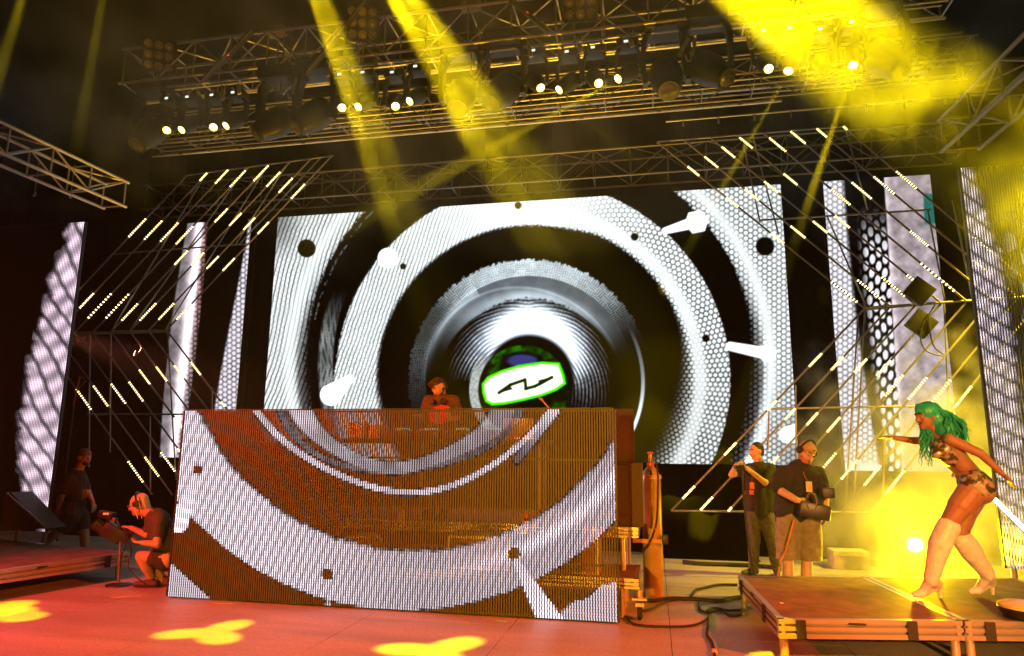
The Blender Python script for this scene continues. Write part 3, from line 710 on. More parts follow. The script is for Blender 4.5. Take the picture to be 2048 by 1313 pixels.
# silver clamps dropping from the truss
for i, (x, y) in enumerate(((445, 192), (478, 180), (752, 128), (655, 145), (1060, 105), (1160, 97), (1262, 85), (1500, 88), (1625, 76))):
    c = PY(x, y, 8.95); t = empty('pipe_clamp', c); tag(t, 'silver clamp gripping the light truss, number of its row counted from the left: %s' % ('one two three four five six seven eight nine'.split()[sorted((445, 478, 655, 752, 1060, 1160, 1262, 1500, 1625)).index(x)]), 'clamp', 'silver truss clamps')
    MB().bev(c, (0.065, 0.03, 0.16), 0.006, Matrix.Rotation(-0.25, 3, 'Y')).build('plate', ALU, t)
    for sx in (-.03, .03): MB().cyl(c+Vector((sx, 0, 0.08)), c+Vector((sx, 0, 0.19)), 0.009).build('bolt', ALU, t)

# ================================================================== SLANTED LED BARS
BARM = mat('bar_aluminium', (0.24, 0.21, 0.19), 0.4, 0.35, 0.2, 12)
mb = MB()
for k in range(10):
    z = (k+.5)/10
    mb.lathe((0, 0, z-0.033), (0, 0, 1), [(0, 0.5), (0.018, 1.0), (0.048, 1.0), (0.066, 0.5)], 6)
dots_me = bpy.data.meshes.new('lit_dots'); dots_me.from_pydata(mb.v, [], mb.f); dots_me.materials.append(DOT)
def led_bar(t, a, b_, lit, Y, r=0.016):
    p, q = PY(*a, Y), PY(*b_, Y); o = tube('led_bar', p, q, r, BARM, t)
    for (y0, y1) in lit:
        f0, f1 = sorted(((y0-a[1])/(b_[1]-a[1]), (y1-a[1])/(b_[1]-a[1]))); f0 = max(f0, 0.0); f1 = min(f1, 1.0)
        s = link('lit_segment', dots_me, o, (0, 0, f0)); s.scale = (1.12, 1.12, f1-f0)
def bar_frame(label, bars, cross, ups, cables, Y):
    t = empty('led_bar_frame', PY(*cross[0][0], Y)); tag(t, label, 'light frame', 'slanted LED bar frames')
    for a, b_, lit in bars: led_bar(t, a, b_, lit, Y)
    for a, b_ in cross: tube('crossbar', PY(*a, Y+0.04), PY(*b_, Y+0.04), 0.017, DULL, t)
    for a, b_ in ups: tube('upright', PY(*a, Y+0.075), PY(*b_, Y+0.075), 0.014, DULL, t)
    for a, b_ in cables: tube('hanger_cable', PY(*a, Y+0.04), PY(*b_, Y+0.04), 0.006, RUBBER, t)
LU = [[(437, 475), (560, 575)][:1], [(346, 362), (441, 480), (586, 617)], [(339, 368), (445, 484), (586, 638)], [(341, 375), (452, 489), (587, 638)], [(331, 363), (417, 445), (501, 530), (607, 642)],
      [(344, 374), (426, 452), (505, 532), (606, 642)], [(356, 386), (435, 460), (512, 538), (606, 640)], [(368, 398), (444, 468), (516, 542), (607, 640)]]
bars = []
for k in range(8): bars.append(((374+41.3*k, 351-5.5*k), (333-37*(7-k), 661+1.2*(7-k)), LU[k]))
bar_frame('upper half of the left chevron of slanted lit LED bars', bars, [((374, 351), (665, 312)), ((224, 509), (492, 488)), ((60, 668), (334, 661))],
          [((413, 346), (222, 664)), ((492, 336), (258, 664)), ((577, 325), (470, 490)), ((535, 331), (330, 661)), ((642, 315), (478, 489))], [((386, 349), (388, 322)), ((460, 340), (464, 305)), ((545, 328), (551, 290)), ((632, 317), (637, 283))], 11.5)
LL = [[(729, 757), (812, 822)], [(736, 764)], [(739, 770)], [(745, 776), (843, 866)], [(770, 811), (903, 925)], [(774, 816), (910, 948)], [(778, 821), (919, 957)], [(784, 828), (927, 968)]]
bars = [((336-37*j, 664+1.2*j), (591-41*j, 1000-1.5*j), LL[j]) for j in range(8)]
bar_frame('lower half of the left chevron of slanted lit LED bars', bars, [((175, 829), (372, 829)), ((78, 672), (336, 664))],
          [((180, 664), (178, 935)), ((222, 664), (220, 905)), ((335, 664), (352, 960)), ((300, 834), (301, 980)), ((424, 775), (424, 822))], [], 11.56)
RU = [[(338, 358), (403, 423), (475, 496), (567, 607)], [(317, 341), (386, 410), (461, 485), (564, 600)], [(296, 320), (370, 394), (451, 475), (558, 595)], [(276, 300), (354, 378), (440, 465), (554, 590)],
      [(277, 308), (386, 419), (531, 586)], [(263, 291), (372, 407), (470, 500)], [(257, 277), (360, 397), (526, 545)], [(253, 261), (349, 386), (480, 510)]]
bars = [((1314+53.2*k, 284.5-4.45*k), (1728+51*k, 616-3.5*k), RU[k]) for k in range(8)]
bar_frame('upper half of the right chevron of slanted lit LED bars', bars, [((1314, 284), (1692, 253)), ((1520, 441), (1862, 420)), ((1728, 616), (2080, 592))],
          [((1487, 290), (1520, 445)), ((1505, 270), (1557, 470)), ((1690, 255), (1735, 420)), ((1655, 435), (1733, 615)), ((1855, 420), (1890, 605)), ((1905, 400), (1945, 600))], [((1355, 283), (1352, 243)), ((1455, 274), (1450, 232)), ((1565, 265), (1562, 228)), ((1660, 257), (1656, 222))], 11.5)
RL = [[(707, 734), (801, 821), (885, 911), (972, 998)], [(714, 741), (817, 840), (900, 925), (994, 1021)], [(718, 746), (826, 851), (912, 940), (1015, 1024)], [(721, 753), (835, 865), (920, 950)], [(750, 794), (906, 950)], [(755, 801), (920, 960)], [(760, 812), (931, 972)], [(773, 817), (941, 987)]]
bars = [((1728+51*k, 619-3.5*k), (1342+57*k, 1022+0.6*k), RL[k]) for k in range(8)]
bar_frame('lower half of the right chevron of slanted lit LED bars', bars, [((1541, 818), (1830, 813)), ((1342, 1022), (1745, 1026)), ((1728, 620), (1886, 606))],
          [((1716, 636), (1690, 1024)), ((1730, 620), (1706, 1024)), ((1591, 770), (1593, 930)), ((1538, 822), (1536, 900)), ((1888, 606), (1897, 820)), ((1770, 860), (1765, 1010))], [], 11.56)
# two dark diamond speakers' covers on the right chevron
for (cx, cy, lb) in ((1838, 583, 'upper dark square plate set on its corner in the right light bars'), (1842, 648, 'lower dark square plate set on its corner in the right light bars')):
    c = PY(cx, cy, 11.36); t = empty('diamond_plate', c); tag(t, lb, 'plate', 'dark diamond plates'); R = Matrix.Rotation(radians(42), 3, 'Y')
    MB().bev(c, (0.34, 0.09, 0.34), 0.01, R).build('cover', BLACKM, t); MB().box(c+Vector((0, 0.07, 0)), (0.06, 0.08, 0.06)).build('mount', DULL, t)
# loose cable loops on the bar frames
for pts, lb, Y in (([(1856, 630), (1866, 690), (1890, 712), (1850, 700), (1842, 660), (1870, 610)], 'loop of thin black cable hanging beside the diamond plates', 11.3), ([(262, 668), (280, 690), (282, 700), (268, 712), (272, 702)], 'twisted cable bundle under the middle of the left chevron', 11.4)):
    p = [PY(x, y, Y) for x, y in pts]; t = MB().path(spline(p, 8), 0.011, 6).build('hanging_cable', RUBBER if 'black' in lb else DULL, base=p[0]); tag(t, lb, 'cable')
p, q = PY(1980, 990, 8.2), PY(2075, 1085, 8.2)
t = empty('led_tube', q); tag(t, 'thick glaring LED tube at the right edge behind the dancer', 'light tube')
a = (q-p)
for f0, f1 in ((0, .44), (.47, 1.0)): MB().cyl(p+a*f0, p+a*f1, 0.022).build('tube_light', emit('hot_tube', (1.0, 0.9, 0.55), 9.0), t)
MB().cyl(p+Vector((0, .035, 0)), q+Vector((0, .035, 0)), 0.025).build('backing', BLACKM, t)
tube('leg', q+Vector((0, .03, 0)), (q.x, q.y+.03, 0.0), 0.02, BLACKM, t)

# floor light aimed at the camera
lp = PY(1830, 1090, 10.6); t = empty('floor_light', (lp.x, lp.y+.1, 0)); tag(t, 'glaring yellow floor light shining out of the smoke behind the dancer', 'stage light')
aim = (Vector((0.6, 0, 1.55))-lp).normalized()
MB().lathe(lp-aim*0.28, aim, [(0, .05), (.03, .1), (.22, .13), (.27, .14)], 18).build('housing', BLACK, t)
MB().lathe(lp-aim*0.012, aim, [(0, .092), (.012, .08), (.02, .04)], 18).build('lens', emit('floor_lens', (1.0, 0.9, 0.4), 40.0), t)
MB().box((lp.x, lp.y+.15, .04), (.34, .3, .07)).build('base', BLACK, t)
for sg in (-1, 1): MB().box((lp.x+sg*.16, lp.y+.13, lp.z*.5+.03), (.03, .08, lp.z)).build('yoke_arm', BLACK, t)
spot('floor_lamp', lp+aim*0.04, lp+aim*4, 104, 1700, (1.0, 0.66, 0.0), 1.0, 0.08, parent=t)

# ================================================================== DECKS AND RISERS
def deck(label, quad, z, fh, group, legs=True, m=PLY, leg_r=0.026, side=(0, 1, 2, 3), clips=True):
    """rectangular stage deck: ply top, ribbed aluminium fascia on each side, pipe legs"""
    Q = [Vector((p[0], p[1], z)) for p in quad]; c = sum(Q, Vector())/4
    t = empty('stage_deck', (c.x, c.y, 0)); tag(t, label, 'stage deck', group)
    ins = [c+(q-c)*0.992 for q in Q]
    MB().prism([q-Vector((0, 0, .02)) for q in ins], (0, 0, 0.021)).build('deck_top', m, t)
    for i in range(4):
        a, b_ = Q[i], Q[(i+1) % 4]; d = (b_-a); L = d.length; d.normalize(); nrm = Vector((d.y, -d.x, 0))
        if nrm.dot(a+b_-2*c) < 0: nrm = -nrm
        fb = MB(); cs = [(0, 0), (.010, 0), (.010, -.24), (-.014, -.28), (-.014, -.36), (.012, -.40), (.012, -.60), (-.014, -.64), (-.014, -.72), (.016, -.76), (.016, -1), (-.04, -1), (-.04, 0)]
        pr = [a+d*0.004+nrm*(x-.012)+Vector((0, 0, y*fh+.002)) for x, y in cs]; fb.prism(pr, d*(L-.008)); fa = fb.build('fascia', mat('deck_aluminium', (0.62, 0.60, 0.57), 0.32, 0.75, 0.05, 6), t)
        if clips and i in side:
            for f in (0.12, 0.72): MB().box(a+d*(L*f)+nrm*.010+Vector((0, 0, -fh*.5)), (.075 if abs(d.x) > .5 else .014, .014 if abs(d.x) > .5 else .075, fh*.96)).build('black_tape', RUBBER, fa)
            MB().box(a+d*(L*.42)+nrm*.004+Vector((0, 0, -fh*.2)), (.15 if abs(d.x) > .5 else .012, .012 if abs(d.x) > .5 else .15, .016)).build('lock_slot', BLACKM, fa)
    if legs:
        for q in Q:
            g_ = c+(q-c)*0.93; tube('leg', (g_.x, g_.y, 0), (g_.x, g_.y, z-fh), leg_r, ALU, t)
    return t
gd = 'low stage decks at the sides'
A = [PZ(1475, 1152, .32), PZ(1556, 1239, .32), PZ(1926, 1243, .32), PZ(1728, 1154, .32)]
deck('left one of the two low decks at the right, its front corner lit yellow', A, .32, .15, gd, leg_r=0.036)
off = A[2]-A[1]; g1 = off.normalized()*0.012
deck('low deck at the right edge that the dancer stands on', [A[3]+g1, A[2]+g1, A[2]+off*1.1, A[3]+off*1.1], .32, .15, gd, leg_r=0.036)
deck('low deck at the left edge with a yellow pool of light on its side', [(-6.80, 8.20), (-7.42, 5.6), (-10.6, 6.35), (-10.0, 8.95)], .31, .15, gd)
# DJ riser, two levels
zl = PY(1255, 1158, 7.42).z; zu = PY(1262, 1056, 7.9).z
gr = 'risers of the DJ booth'
deck('lower riser deck on casters sticking out right of the LED curtain', [(-0.19, 8.35), (-0.19, 7.42), (-5.2, 7.42), (-5.2, 8.35)], zl, .10, gr, leg_r=0.03, clips=False)
deck('upper riser deck of the DJ booth carrying a loudspeaker', [(-0.20, 9.75), (-0.20, 7.9), (-5.2, 7.9), (-5.2, 9.75)], zu, .11, gr, leg_r=0.03, clips=False)
cs_ = PZ(1281, 1240); t = empty('caster_wheel', (cs_.x, cs_.y, 0)); tag(t, 'caster wheel under the right front corner of the lower riser', 'caster')
MB().lathe((cs_.x-.03, cs_.y, .065), (1, 0, 0), [(0, .05), (.008, .063), (.042, .063), (.05, .05)], 18).build('tyre', RUBBER, t)
MB().box((cs_.x-.005, cs_.y+.01, .145), (.085, .08, .035)).build('fork', ALU, t); MB().box((cs_.x-.005, cs_.y+.01, .20), (.15, .10, .02)).build('plate', ALU, t)
tube('stem', (cs_.x-.005, cs_.y+.02, .2), (cs_.x-.005, cs_.y+.02, zl-.1), 0.034, ALU, t)
# white electrics box glimpsed at the far rear right
c = PZ(1705, 1140, 0); t = empty('road_case', (c.x, c.y+.2, 0)); tag(t, 'pale low road case behind the right deck in the smoke', 'case')
MB().bev((c.x, c.y+.2, .13), (.5, .4, .26), .015).build('shell', mat('cream_case', (.55, .5, .38), .5), t); MB().box((c.x, c.y-.005, .2), (.5, .012, .02)).build('edge_strip', ALU, t)

# ================================================================== GAS CYLINDER, SPEAKERS, BOOTH GEAR
cb = PZ(1308, 1192); t = empty('gas_cylinder', (cb.x, cb.y, 0)); tag(t, 'tall bronze gas cylinder standing right of the LED curtain', 'gas cylinder')
zt = PY(1307, 932, cb.y).z; R_ = .118
MB().lathe((cb.x, cb.y, 0), (0, 0, 1), [(0, R_*.93), (.015, R_), (zt-.20, R_), (zt-.13, R_*.95), (zt-.07, R_*.78), (zt-.03, R_*.5), (zt-.005, .038), (zt+.0, .036)], 28).build('bottle', mat('bronze_paint', (.42, .32, .17), .33, .15, .2, 6), t)
MB().lathe((cb.x, cb.y, zt), (0, 0, 1), [(0, .044), (.035, .042), (.04, .03)], 16).build('red_collar', mat('red_plastic', (.55, .03, .02), .4), t)
va = MB().lathe((cb.x, cb.y, zt+.04), (0, 0, 1), [(0, .024), (.03, .03), (.06, .022), (.10, .018), (.12, .012)], 12).build('valve', mat('brass', (.65, .40, .12), .3, .9), t)
MB().lathe((cb.x, cb.y, zt+.14), (0, 0, 1), [(0, .012), (.006, .036), (.022, .036), (.028, .02)], 12).build('hand_wheel', mat('orange_wheel', (.6, .15, .03), .45), va)
MB().cyl((cb.x, cb.y, zt+.08), (cb.x+.05, cb.y-.03, zt+.08), .013).build('outlet', MATS['brass'], va)
MB().lathe((cb.x+.012, cb.y-.0, zt-.155), (0, 0, 1), [(0, R_*.985), (.05, R_*.93)], 28).build('paper_label', mat('paper', (.62, .58, .48), .7), t)
hs = [PY(x, y, cb.y-.16) for x, y in ((1312, 925), (1316, 960), (1314, 1030), (1309, 1060), (1296, 1090), (1281, 1105))]
o = MB().path(spline(hs, 8), .011, 8).build('hose', RUBBER, base=hs[-1]); tag(o, 'black hose running down the front of the gas cylinder', 'hose')
zs = PY(1305, 1080, cb.y).z; t2 = empty('strap_arm', (cb.x, cb.y, zs)); tag(t2, 'wooden arm strapping the gas cylinder to the riser', 'bracket')
MB().box((cb.x-.06, cb.y-.135, zs), (.34, .02, .045)).build('arm', mat('pale_wood', (.45, .30, .14), .55), t2); MB().bev((cb.x+.145, cb.y-.10, zs+.02), (.07, .10, .10), .01).build('ratchet', BLACKM, t2)
MB().box((cb.x+.125, cb.y-.02, zs), (.008, .20, .035)).build('band', RUBBER, t2)
def speaker(label, c, dims, tilt=0, strip=True):
    t = empty('loudspeaker', (c[0], c[1], c[2])); tag(t, label, 'loudspeaker')
    w, d, h = dims; R = Matrix.Rotation(tilt, 3, 'Z'); cc = Vector((c[0], c[1], c[2]+h/2))
    MB().bev(cc, dims, .012, R).build('cabinet', mat('speaker_paint', (.045, .04, .035), .65, 0, .3, 40, .2), t)
    MB().box(cc + R @ Vector((0, -d/2-.003, 0)), (w*.90, .012, h*.92), R).build('grille', mat('speaker_grille', (.05, .042, .035), .6, .2, .5, 160, .4), t)
    if strip:
        st = MB().box(cc + R @ Vector((-w*.42, -d/2-.012, 0)), (w*.14, .012, h*.97), R).build('rack_strip', ALU, t)
        for k in range(6): MB().cyl(cc + R @ Vector((-w*.42, -d/2-.018, (k-2.5)*h*.16)), cc + R @ Vector((-w*.42, -d/2-.021, (k-2.5)*h*.16)), .007, n=8).build('screw_hole', BLACKM, st)
    return t
sp_ = PY(1256, 1052, 8.05)
speaker('loudspeaker with a silver edge strip on the upper riser beside the gas cylinder', (sp_.x+.01, 8.15, zu+.003), (.33, .40, PY(1256, 927, 7.95).z-zu), 0)
speaker('second dark loudspeaker stacked on top of the one with the silver strip', (sp_.x-.07, 8.3, PY(1256, 927, 7.95).z+.004), (.26, .36, .62), .18, strip=False)
speaker('dark monitor loudspeaker at the left end of the DJ booth behind the curtain', (-4.85, 8.3, zu+.003), (.45, .45, .9), -.3)
dt = empty('dj_table', (-2.7, 8.1, zu)); tag(dt, 'black DJ table with folding legs behind the LED curtain', 'table')
MB().bev((-2.7, 8.1, zu+.93), (3.0, .65, .05), .008).build('table_top', BLACKM, dt)
for x in (-4.1, -2.7, -1.3):
    for y in (7.85, 8.35): tube('leg', (x, y, zu), (x, y, zu+.91), .02, DULL, dt)
tz = zu+.957
def gear(label, x, w, h, knobs, name='media_player', disp=True):
    t = empty(name, (x, 8.08, tz)); tag(t, label, 'DJ gear', 'gear on the DJ table')
    bd_ = MB().bev((x, 8.08, tz+h/2), (w, .40, h), .008).build('body', BLACK, t)
    if disp: MB().box((x, 8.16, tz+h+.012), (w*.5, .10, .02), Matrix.Rotation(-.3, 3, 'X')).build('screen', emit('gear_screen', (.35, .9, .6), .8), bd_)
    if knobs == 1: MB().lathe((x, 8.0, tz+h), (0, 0, 1), [(0, w*.33), (.012, w*.33), (.016, w*.28)], 24).build('jog_wheel', DULL, t)
    else:
        for i in range(4):
            for j in range(3): MB().cyl((x-.1+.065*i, 7.95+.08*j, tz+h), (x-.1+.065*i, 7.95+.08*j, tz+h+.02), .011, n=8).build('knob', ALU, t)
gear('media player left of the mixer on the DJ table', -3.05, .32, .10, 1); gear('mixer in the middle of the DJ table', -2.68, .34, .10, 4, 'dj_mixer'); gear('media player right of the mixer on the DJ table', -2.30, .32, .10, 1)
gear('outermost media player at the right of the DJ table', -1.90, .32, .10, 1)
rec = PY(881, 822, 8.05); o = MB().lathe(rec-Vector((0, 0, .05)), (0, -.75, .5), [(0, .14), (.006, .145), (.012, .14)], 28).build('red_record', mat('red_record', (.62, .04, .02), .35), base=rec); tag(o, 'red record disc held up in front of the DJ', 'record')
lt = empty('laptop', (-1.55, 8.1, tz)); tag(lt, 'open laptop at the right of the DJ table', 'laptop')
MB().bev((-1.55, 8.05, tz+.012), (.34, .24, .02), .004).build('keyboard', ALU, lt); MB().bev((-1.55, 7.93, tz+.13), (.34, .012, .23), .004, Matrix.Rotation(.25, 3, 'X')).build('lid', ALU, lt)
ms = [PY(1083, 800, 7.9), PY(1103, 822, 7.9)]; t = empty('microphone', ms[1]); tag(t, 'microphone tip poking over the LED curtain right of the DJ', 'microphone')
MB().cyl(ms[0], ms[1]+(ms[1]-ms[0])*.8, .010).build('boom', mat('copper_tube', (.55, .25, .10), .4, .6), t); MB().lathe(ms[0], ms[0]-ms[1], [(-.02, .014), (.0, .02), (.03, .02), (.045, .008)], 10).build('head', DULL, t)
# flight cases and rack gear inside the booth, glimpsed through the curtain
casem = mat('case_ply', (.22, .10, .05), .5, 0, .3, 6); orange = mat('orange_plastic', (.6, .16, .04), .45); white = mat('white_plastic', (.7, .68, .64), .45)
for i, (x, y, z, w, d, h, lb) in enumerate(((-4.3, 7.65, zl, .6, .4, .45, 'brown flight case at the left on the lower riser behind the curtain'), (-3.2, 7.66, zl, .5, .38, .34, 'brown flight case left of the middle on the lower riser behind the curtain'),
                                            (-1.9, 7.64, zl, .7, .36, .38, 'long brown flight case right of the middle on the lower riser behind the curtain'), (-.85, 7.66, zl, .5, .4, .5, 'brown flight case at the right end of the lower riser behind the curtain'))):
    t = empty('flight_case', (x, y, z)); tag(t, lb, 'case', 'flight cases in the DJ booth')
    MB().bev((x, y, z+h/2+.003), (w, d, h), .01).build('shell', casem, t)
    for sz in (.03, h-.03): MB().box((x, y-d/2-.002, z+sz), (w, .01, .025)).build('edge_strip', ALU, t)
    for sx in (-1, 1): MB().box((x+sx*(w/2-.02), y-d/2-.004, z+h/2), (.03, .012, h*.9)).build('corner_strip', ALU, t)
    MB().box((x, y-d/2-.008, z+h*.55), (.12, .014, .05)).build('handle', BLACK, t)
for i, (x, z, w, h, m_, lb) in enumerate(((-2.95, 1.0, .10, .16, orange, 'small orange box under the DJ table seen through the curtain'), (-1.45, 1.25, .12, .14, orange, 'orange bottle-shaped case at the right under the DJ table'), (-3.55, 1.55, .22, .18, white, 'white block in the booth standing in for the screen glimpsed through gaps'),
                                          (-3.32, 1.52, .14, .15, white, 'smaller white block in the booth standing in for the screen glimpsed through gaps'))):  # white blocks are added in place of the bright screen behind the gear
    t = empty('small_box', (x, 7.75, z if z > 1.3 else zu)); tag(t, lb, 'box', 'small boxes in the DJ booth'); z0 = zu if z < 1.4 else zu+.957
    y_ = 7.98 if z < 1.4 else 7.92
    MB().bev((x, y_, z0+h/2+.003), (w, .16, h), .008).build('body', m_, t); MB().box((x, y_, z0+h+.008), (w*.8, .14, .012)).build('lid', m_, t)
# wedge monitor at the far left
wc = PY(45, 1040, 8.75); t = empty('wedge_monitor', (wc.x, wc.y, .31)); tag(t, 'dark wedge monitor tilted on the left deck before the far left screen', 'loudspeaker')
pp = [PY(x, y, 8.55) for x, y in ((5, 1062), (92, 1058), (22, 985), (8, 990))]
MB().prism(pp, (0.0, .35, 0)).build('cabinet', MATS['speaker_paint'], t); MB().cyl(PY(14, 988, 8.54), PY(90, 1056, 8.54), .022).build('edge_bar', DULL, t)
tube('stand', (wc.x, 8.7, .0), (wc.x, 8.7, .62), .03, DULL, t)
# thin stand at the left, the red light on it put into its colour
t = empty('red_stand', PZ(150, 1080, 0)); tag(t, 'thin red-lit stand behind the left light bars', 'stand'); st_ = mat('red_lit_steel', (.5, .05, .02), .4, .3)
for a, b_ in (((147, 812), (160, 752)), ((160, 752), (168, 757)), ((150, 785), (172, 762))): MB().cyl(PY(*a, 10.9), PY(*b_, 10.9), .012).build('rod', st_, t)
tube('pole', PY(148, 812, 10.9), (PY(148, 812, 10.9).x, 10.9, 0), .014, BLACKM, t)

# ================================================================== CABLES AND SCRAPS ON THE FLOOR
def cable(label, pts, r, z=None, name='floor_cable'):
    p = [PZ(1200+x/3.033, 880+y/3.033, 0) for x, y in pts]; p = [Vector((q.x, q.y, r+.002+.004*(i % 2))) for i, q in enumerate(p)]
    o = MB().path(spline(p, 8), r, 7).build(name, RUBBER, base=p[0]); tag(o, label, 'cable', 'black cables on the stage floor')
cable('long cable looping in front of the caster to the cable knot', ((105, 1010), (160, 1090), (220, 1130), (400, 1145), (560, 1135), (640, 1105), (668, 1068)), .012)
cable('thick cable bundle running right from the gas cylinder to the deck leg', ((255, 985), (330, 990), (420, 975), (550, 980), (720, 990), (800, 975), (880, 962)), .022)
cable('cable bending upstage towards the deck corner', ((548, 968), (580, 925), (640, 905), (720, 890), (832, 888)), .017)
cable('cable with a flat loop beside the right deck', ((600, 995), (608, 1042), (650, 1056), (730, 1045), (790, 1075), (862, 1072), (855, 1045), (780, 1048), (690, 1030), (650, 1050)), .014)
cable('cable running towards the camera and ending in a yellow plug', ((662, 1075), (655, 1140), (650, 1195), (678, 1240), (690, 1290), (696, 1330)), .014)
cable('cable from the riser corner to the thick bundle', ((250, 1050), (330, 1030), (420, 985), (560, 970)), .013)
cable('flat cable ramp line lying far upstage before the backdrop', ((505, 752), (600, 764), (760, 768), (920, 776), (1100, 790)), .03)
p = PZ(1429, 1309); o = MB().bev(p+Vector((0, 0, .02)), (.045, .08, .035), .008).build('yellow_plug', mat('yellow_plastic', (.7, .5, .05), .4), base=p); tag(o, 'yellow plug at the end of the cable at the bottom edge', 'plug')
for i, (x, y, w, l, ang, cl, lb) in enumerate(((252, 1194, .05, .30, .5, (.55, .45, .55), 'pale tape strip on the floor before the crouching cameraman'), (445, 1207, .02, .22, .1, (.6, .4, .1), 'thin yellow tape at the foot of the LED curtain, left part'), (1003, 1243, .03, .14, -.3, (.3, .5, .25), 'greenish paper scrap at the foot of the LED curtain, right part'),
                                              (933, 1245, .02, .03, 0, (.6, .3, .1), 'tiny orange scrap in front of the LED curtain'))):
    p = PZ(x, y); o = MB().box(p+Vector((0, 0, .0025)), (l, w, .003), Matrix.Rotation(ang, 3, 'Z')).build('tape_scrap', mat('scrap_%d' % i, cl, .7), base=p); tag(o, lb, 'scrap', 'scraps on the floor')
p = PZ(1563, 1207, .32); o = MB().box(p+Vector((0, 0, .004)), (.03, .02, .006)).build('paper_scrap', mat('scrap_white', (.8, .7, .68), .7), base=p); tag(o, 'tiny white scrap lying on the left one of the right decks', 'scrap', 'scraps on the floor')
p = PZ(2055, 1238, .32); t = empty('round_case', p); tag(t, 'rounded black case with a yellow-lit lid at the right edge of the deck', 'case')
MB().lathe(p, (0, 0, 1), [(0, .15), (.05, .19), (.085, .2), (.09, .195)], 24, sx=1.15).build('body', BLACK, t); MB().lathe(p+Vector((0, 0, .091)), (0, 0, 1), [(0, .2), (.02, .195), (.035, .16), (.04, .08)], 24, sx=1.15).build('lid', mat('yellow_lit_lid', (.75, .65, .15), .4), t)  # yellow light falling on the top is put into the lid colour

# ================================================================== PEOPLE
class Blob:
    """overlapping rounded volumes fused into one continuous skin"""
    def __init__(s): s.mb = MB()
    def c(s, p0, p1, r0, r1=None, n=14):
        p0, p1 = Vector(p0), Vector(p1); r1 = r0 if r1 is None else r1; d = p1-p0; L = max(d.length, 1e-4)
        pr = [(-r0*cos(a), max(r0*sin(a), 1e-4)) for a in (0.12, .5, .95, 1.35)] + [(L+r1*cos(a), max(r1*sin(a), 1e-4)) for a in (1.35, .95, .5, .12)]
        s.mb.lathe(p0, d if d.length > 1e-4 else (0, 0, 1), pr, n); return s
    def chain(s, pts, rs):
        for i in range(len(pts)-1): s.c(pts[i], pts[i+1], rs[i], rs[i+1])
        return s
    def e(s, c, ax, r):
        """ellipsoid: ax = (a, b, c) unit axes, r = radii"""
        c = Vector(c); v = []; f = []; n, m = 16, 10
        for i in range(m+1):
            t = pi*i/m
            for j in range(n):
                q = 2*pi*j/n; v.append(c + Vector(ax[0])*(r[0]*max(sin(t), 1e-3)*cos(q)) + Vector(ax[1])*(r[1]*max(sin(t), 1e-3)*sin(q)) + Vector(ax[2])*(r[2]*cos(t)))
        for i in range(m):
            for j in range(n): k = (j+1) % n; f.append((i*n+j, (i+1)*n+j, (i+1)*n+k, i*n+k))
        f.append(tuple(range(n))); f.append(tuple(m*n+n-1-j for j in range(n)))
        s.mb.add(v, f); return s
    def build(s, name, m, parent=None, base=None, vox=.011, it=4, wrinkle=0.0, cut=None):
        b = Vector(base) if base is not None else base_of(parent)
        me = bpy.data.meshes.new(name); me.from_pydata([tuple(Vector(q)-b) for q in s.mb.v], [], s.mb.f)
        bm = bmesh.new(); bm.from_mesh(me); bmesh.ops.recalc_face_normals(bm, faces=bm.faces); bm.to_mesh(me); bm.free()
        o = link(name+'_tmp', me)
        r = o.modifiers.new('r', 'REMESH'); r.mode = 'VOXEL'; r.voxel_size = vox
        sm_ = o.modifiers.new('s', 'SMOOTH'); sm_.iterations = it; sm_.factor = .5
        if wrinkle:
            tx = bpy.data.textures.get('cloth_folds') or bpy.data.textures.new('cloth_folds', 'CLOUDS'); tx.noise_scale = .09
            dm = o.modifiers.new('d', 'DISPLACE'); dm.texture = tx; dm.strength = wrinkle; dm.mid_level = .5
        dg = bpy.context.evaluated_depsgraph_get(); ev = o.evaluated_get(dg); nm = bpy.data.meshes.new_from_object(ev)
        bpy.data.objects.remove(o); bpy.data.meshes.remove(me)
        if cut is not None:      # straight hem
            bm = bmesh.new(); bm.from_mesh(nm); r_ = bmesh.ops.bisect_plane(bm, geom=bm.verts[:]+bm.edges[:]+bm.faces[:], plane_co=(0, 0, cut-b.z), plane_no=(0, 0, -1), clear_outer=True)
            bm.to_mesh(nm); bm.free()
        nm.name = name; nm.materials.clear(); nm.materials.append(m); nm.polygons.foreach_set('use_smooth', [True]*len(nm.polygons)); nm.update()
        return link(name, nm, parent, b if parent is None else (0, 0, 0))
def axes(f, u):
    f = Vector(f).normalized(); s = f.cross(Vector(u)).normalized(); return f, s, s.cross(f)
def head(bl, c, f, u, k=1.0, jaw=1.0):
    f, s, u = axes(f, u); c = Vector(c)
    bl.e(c+u*.022*k-f*.012*k, (s, f, u), (.076*k, .098*k, .098*k))
    bl.e(c-u*.035*k+f*.018*k, (s, f, u), (.062*k, .072*k, .080*k))
    bl.c(c-u*.055*k+f*.045*k, c-u*.093*k+f*.062*k, .040*k*jaw, .024*k)
    bl.c(c+u*.018*k+f*.086*k, c-u*.026*k+f*.108*k, .010*k, .0155*k, 8)
    for q in (-1, 1):
        bl.e(c+s*(q*.077*k)-u*.006*k-f*.012*k, (s, f, u), (.012*k, .022*k, .032*k))
        bl.c(c+s*(q*.015*k)+u*.026*k+f*.082*k, c+s*(q*.048*k)+u*.024*k+f*.070*k, .013*k, .012*k, 8)
        bl.e(c+s*(q*.04*k)-u*.03*k+f*.066*k, (s, f, u), (.02*k, .02*k, .02*k))
    return f, s, u
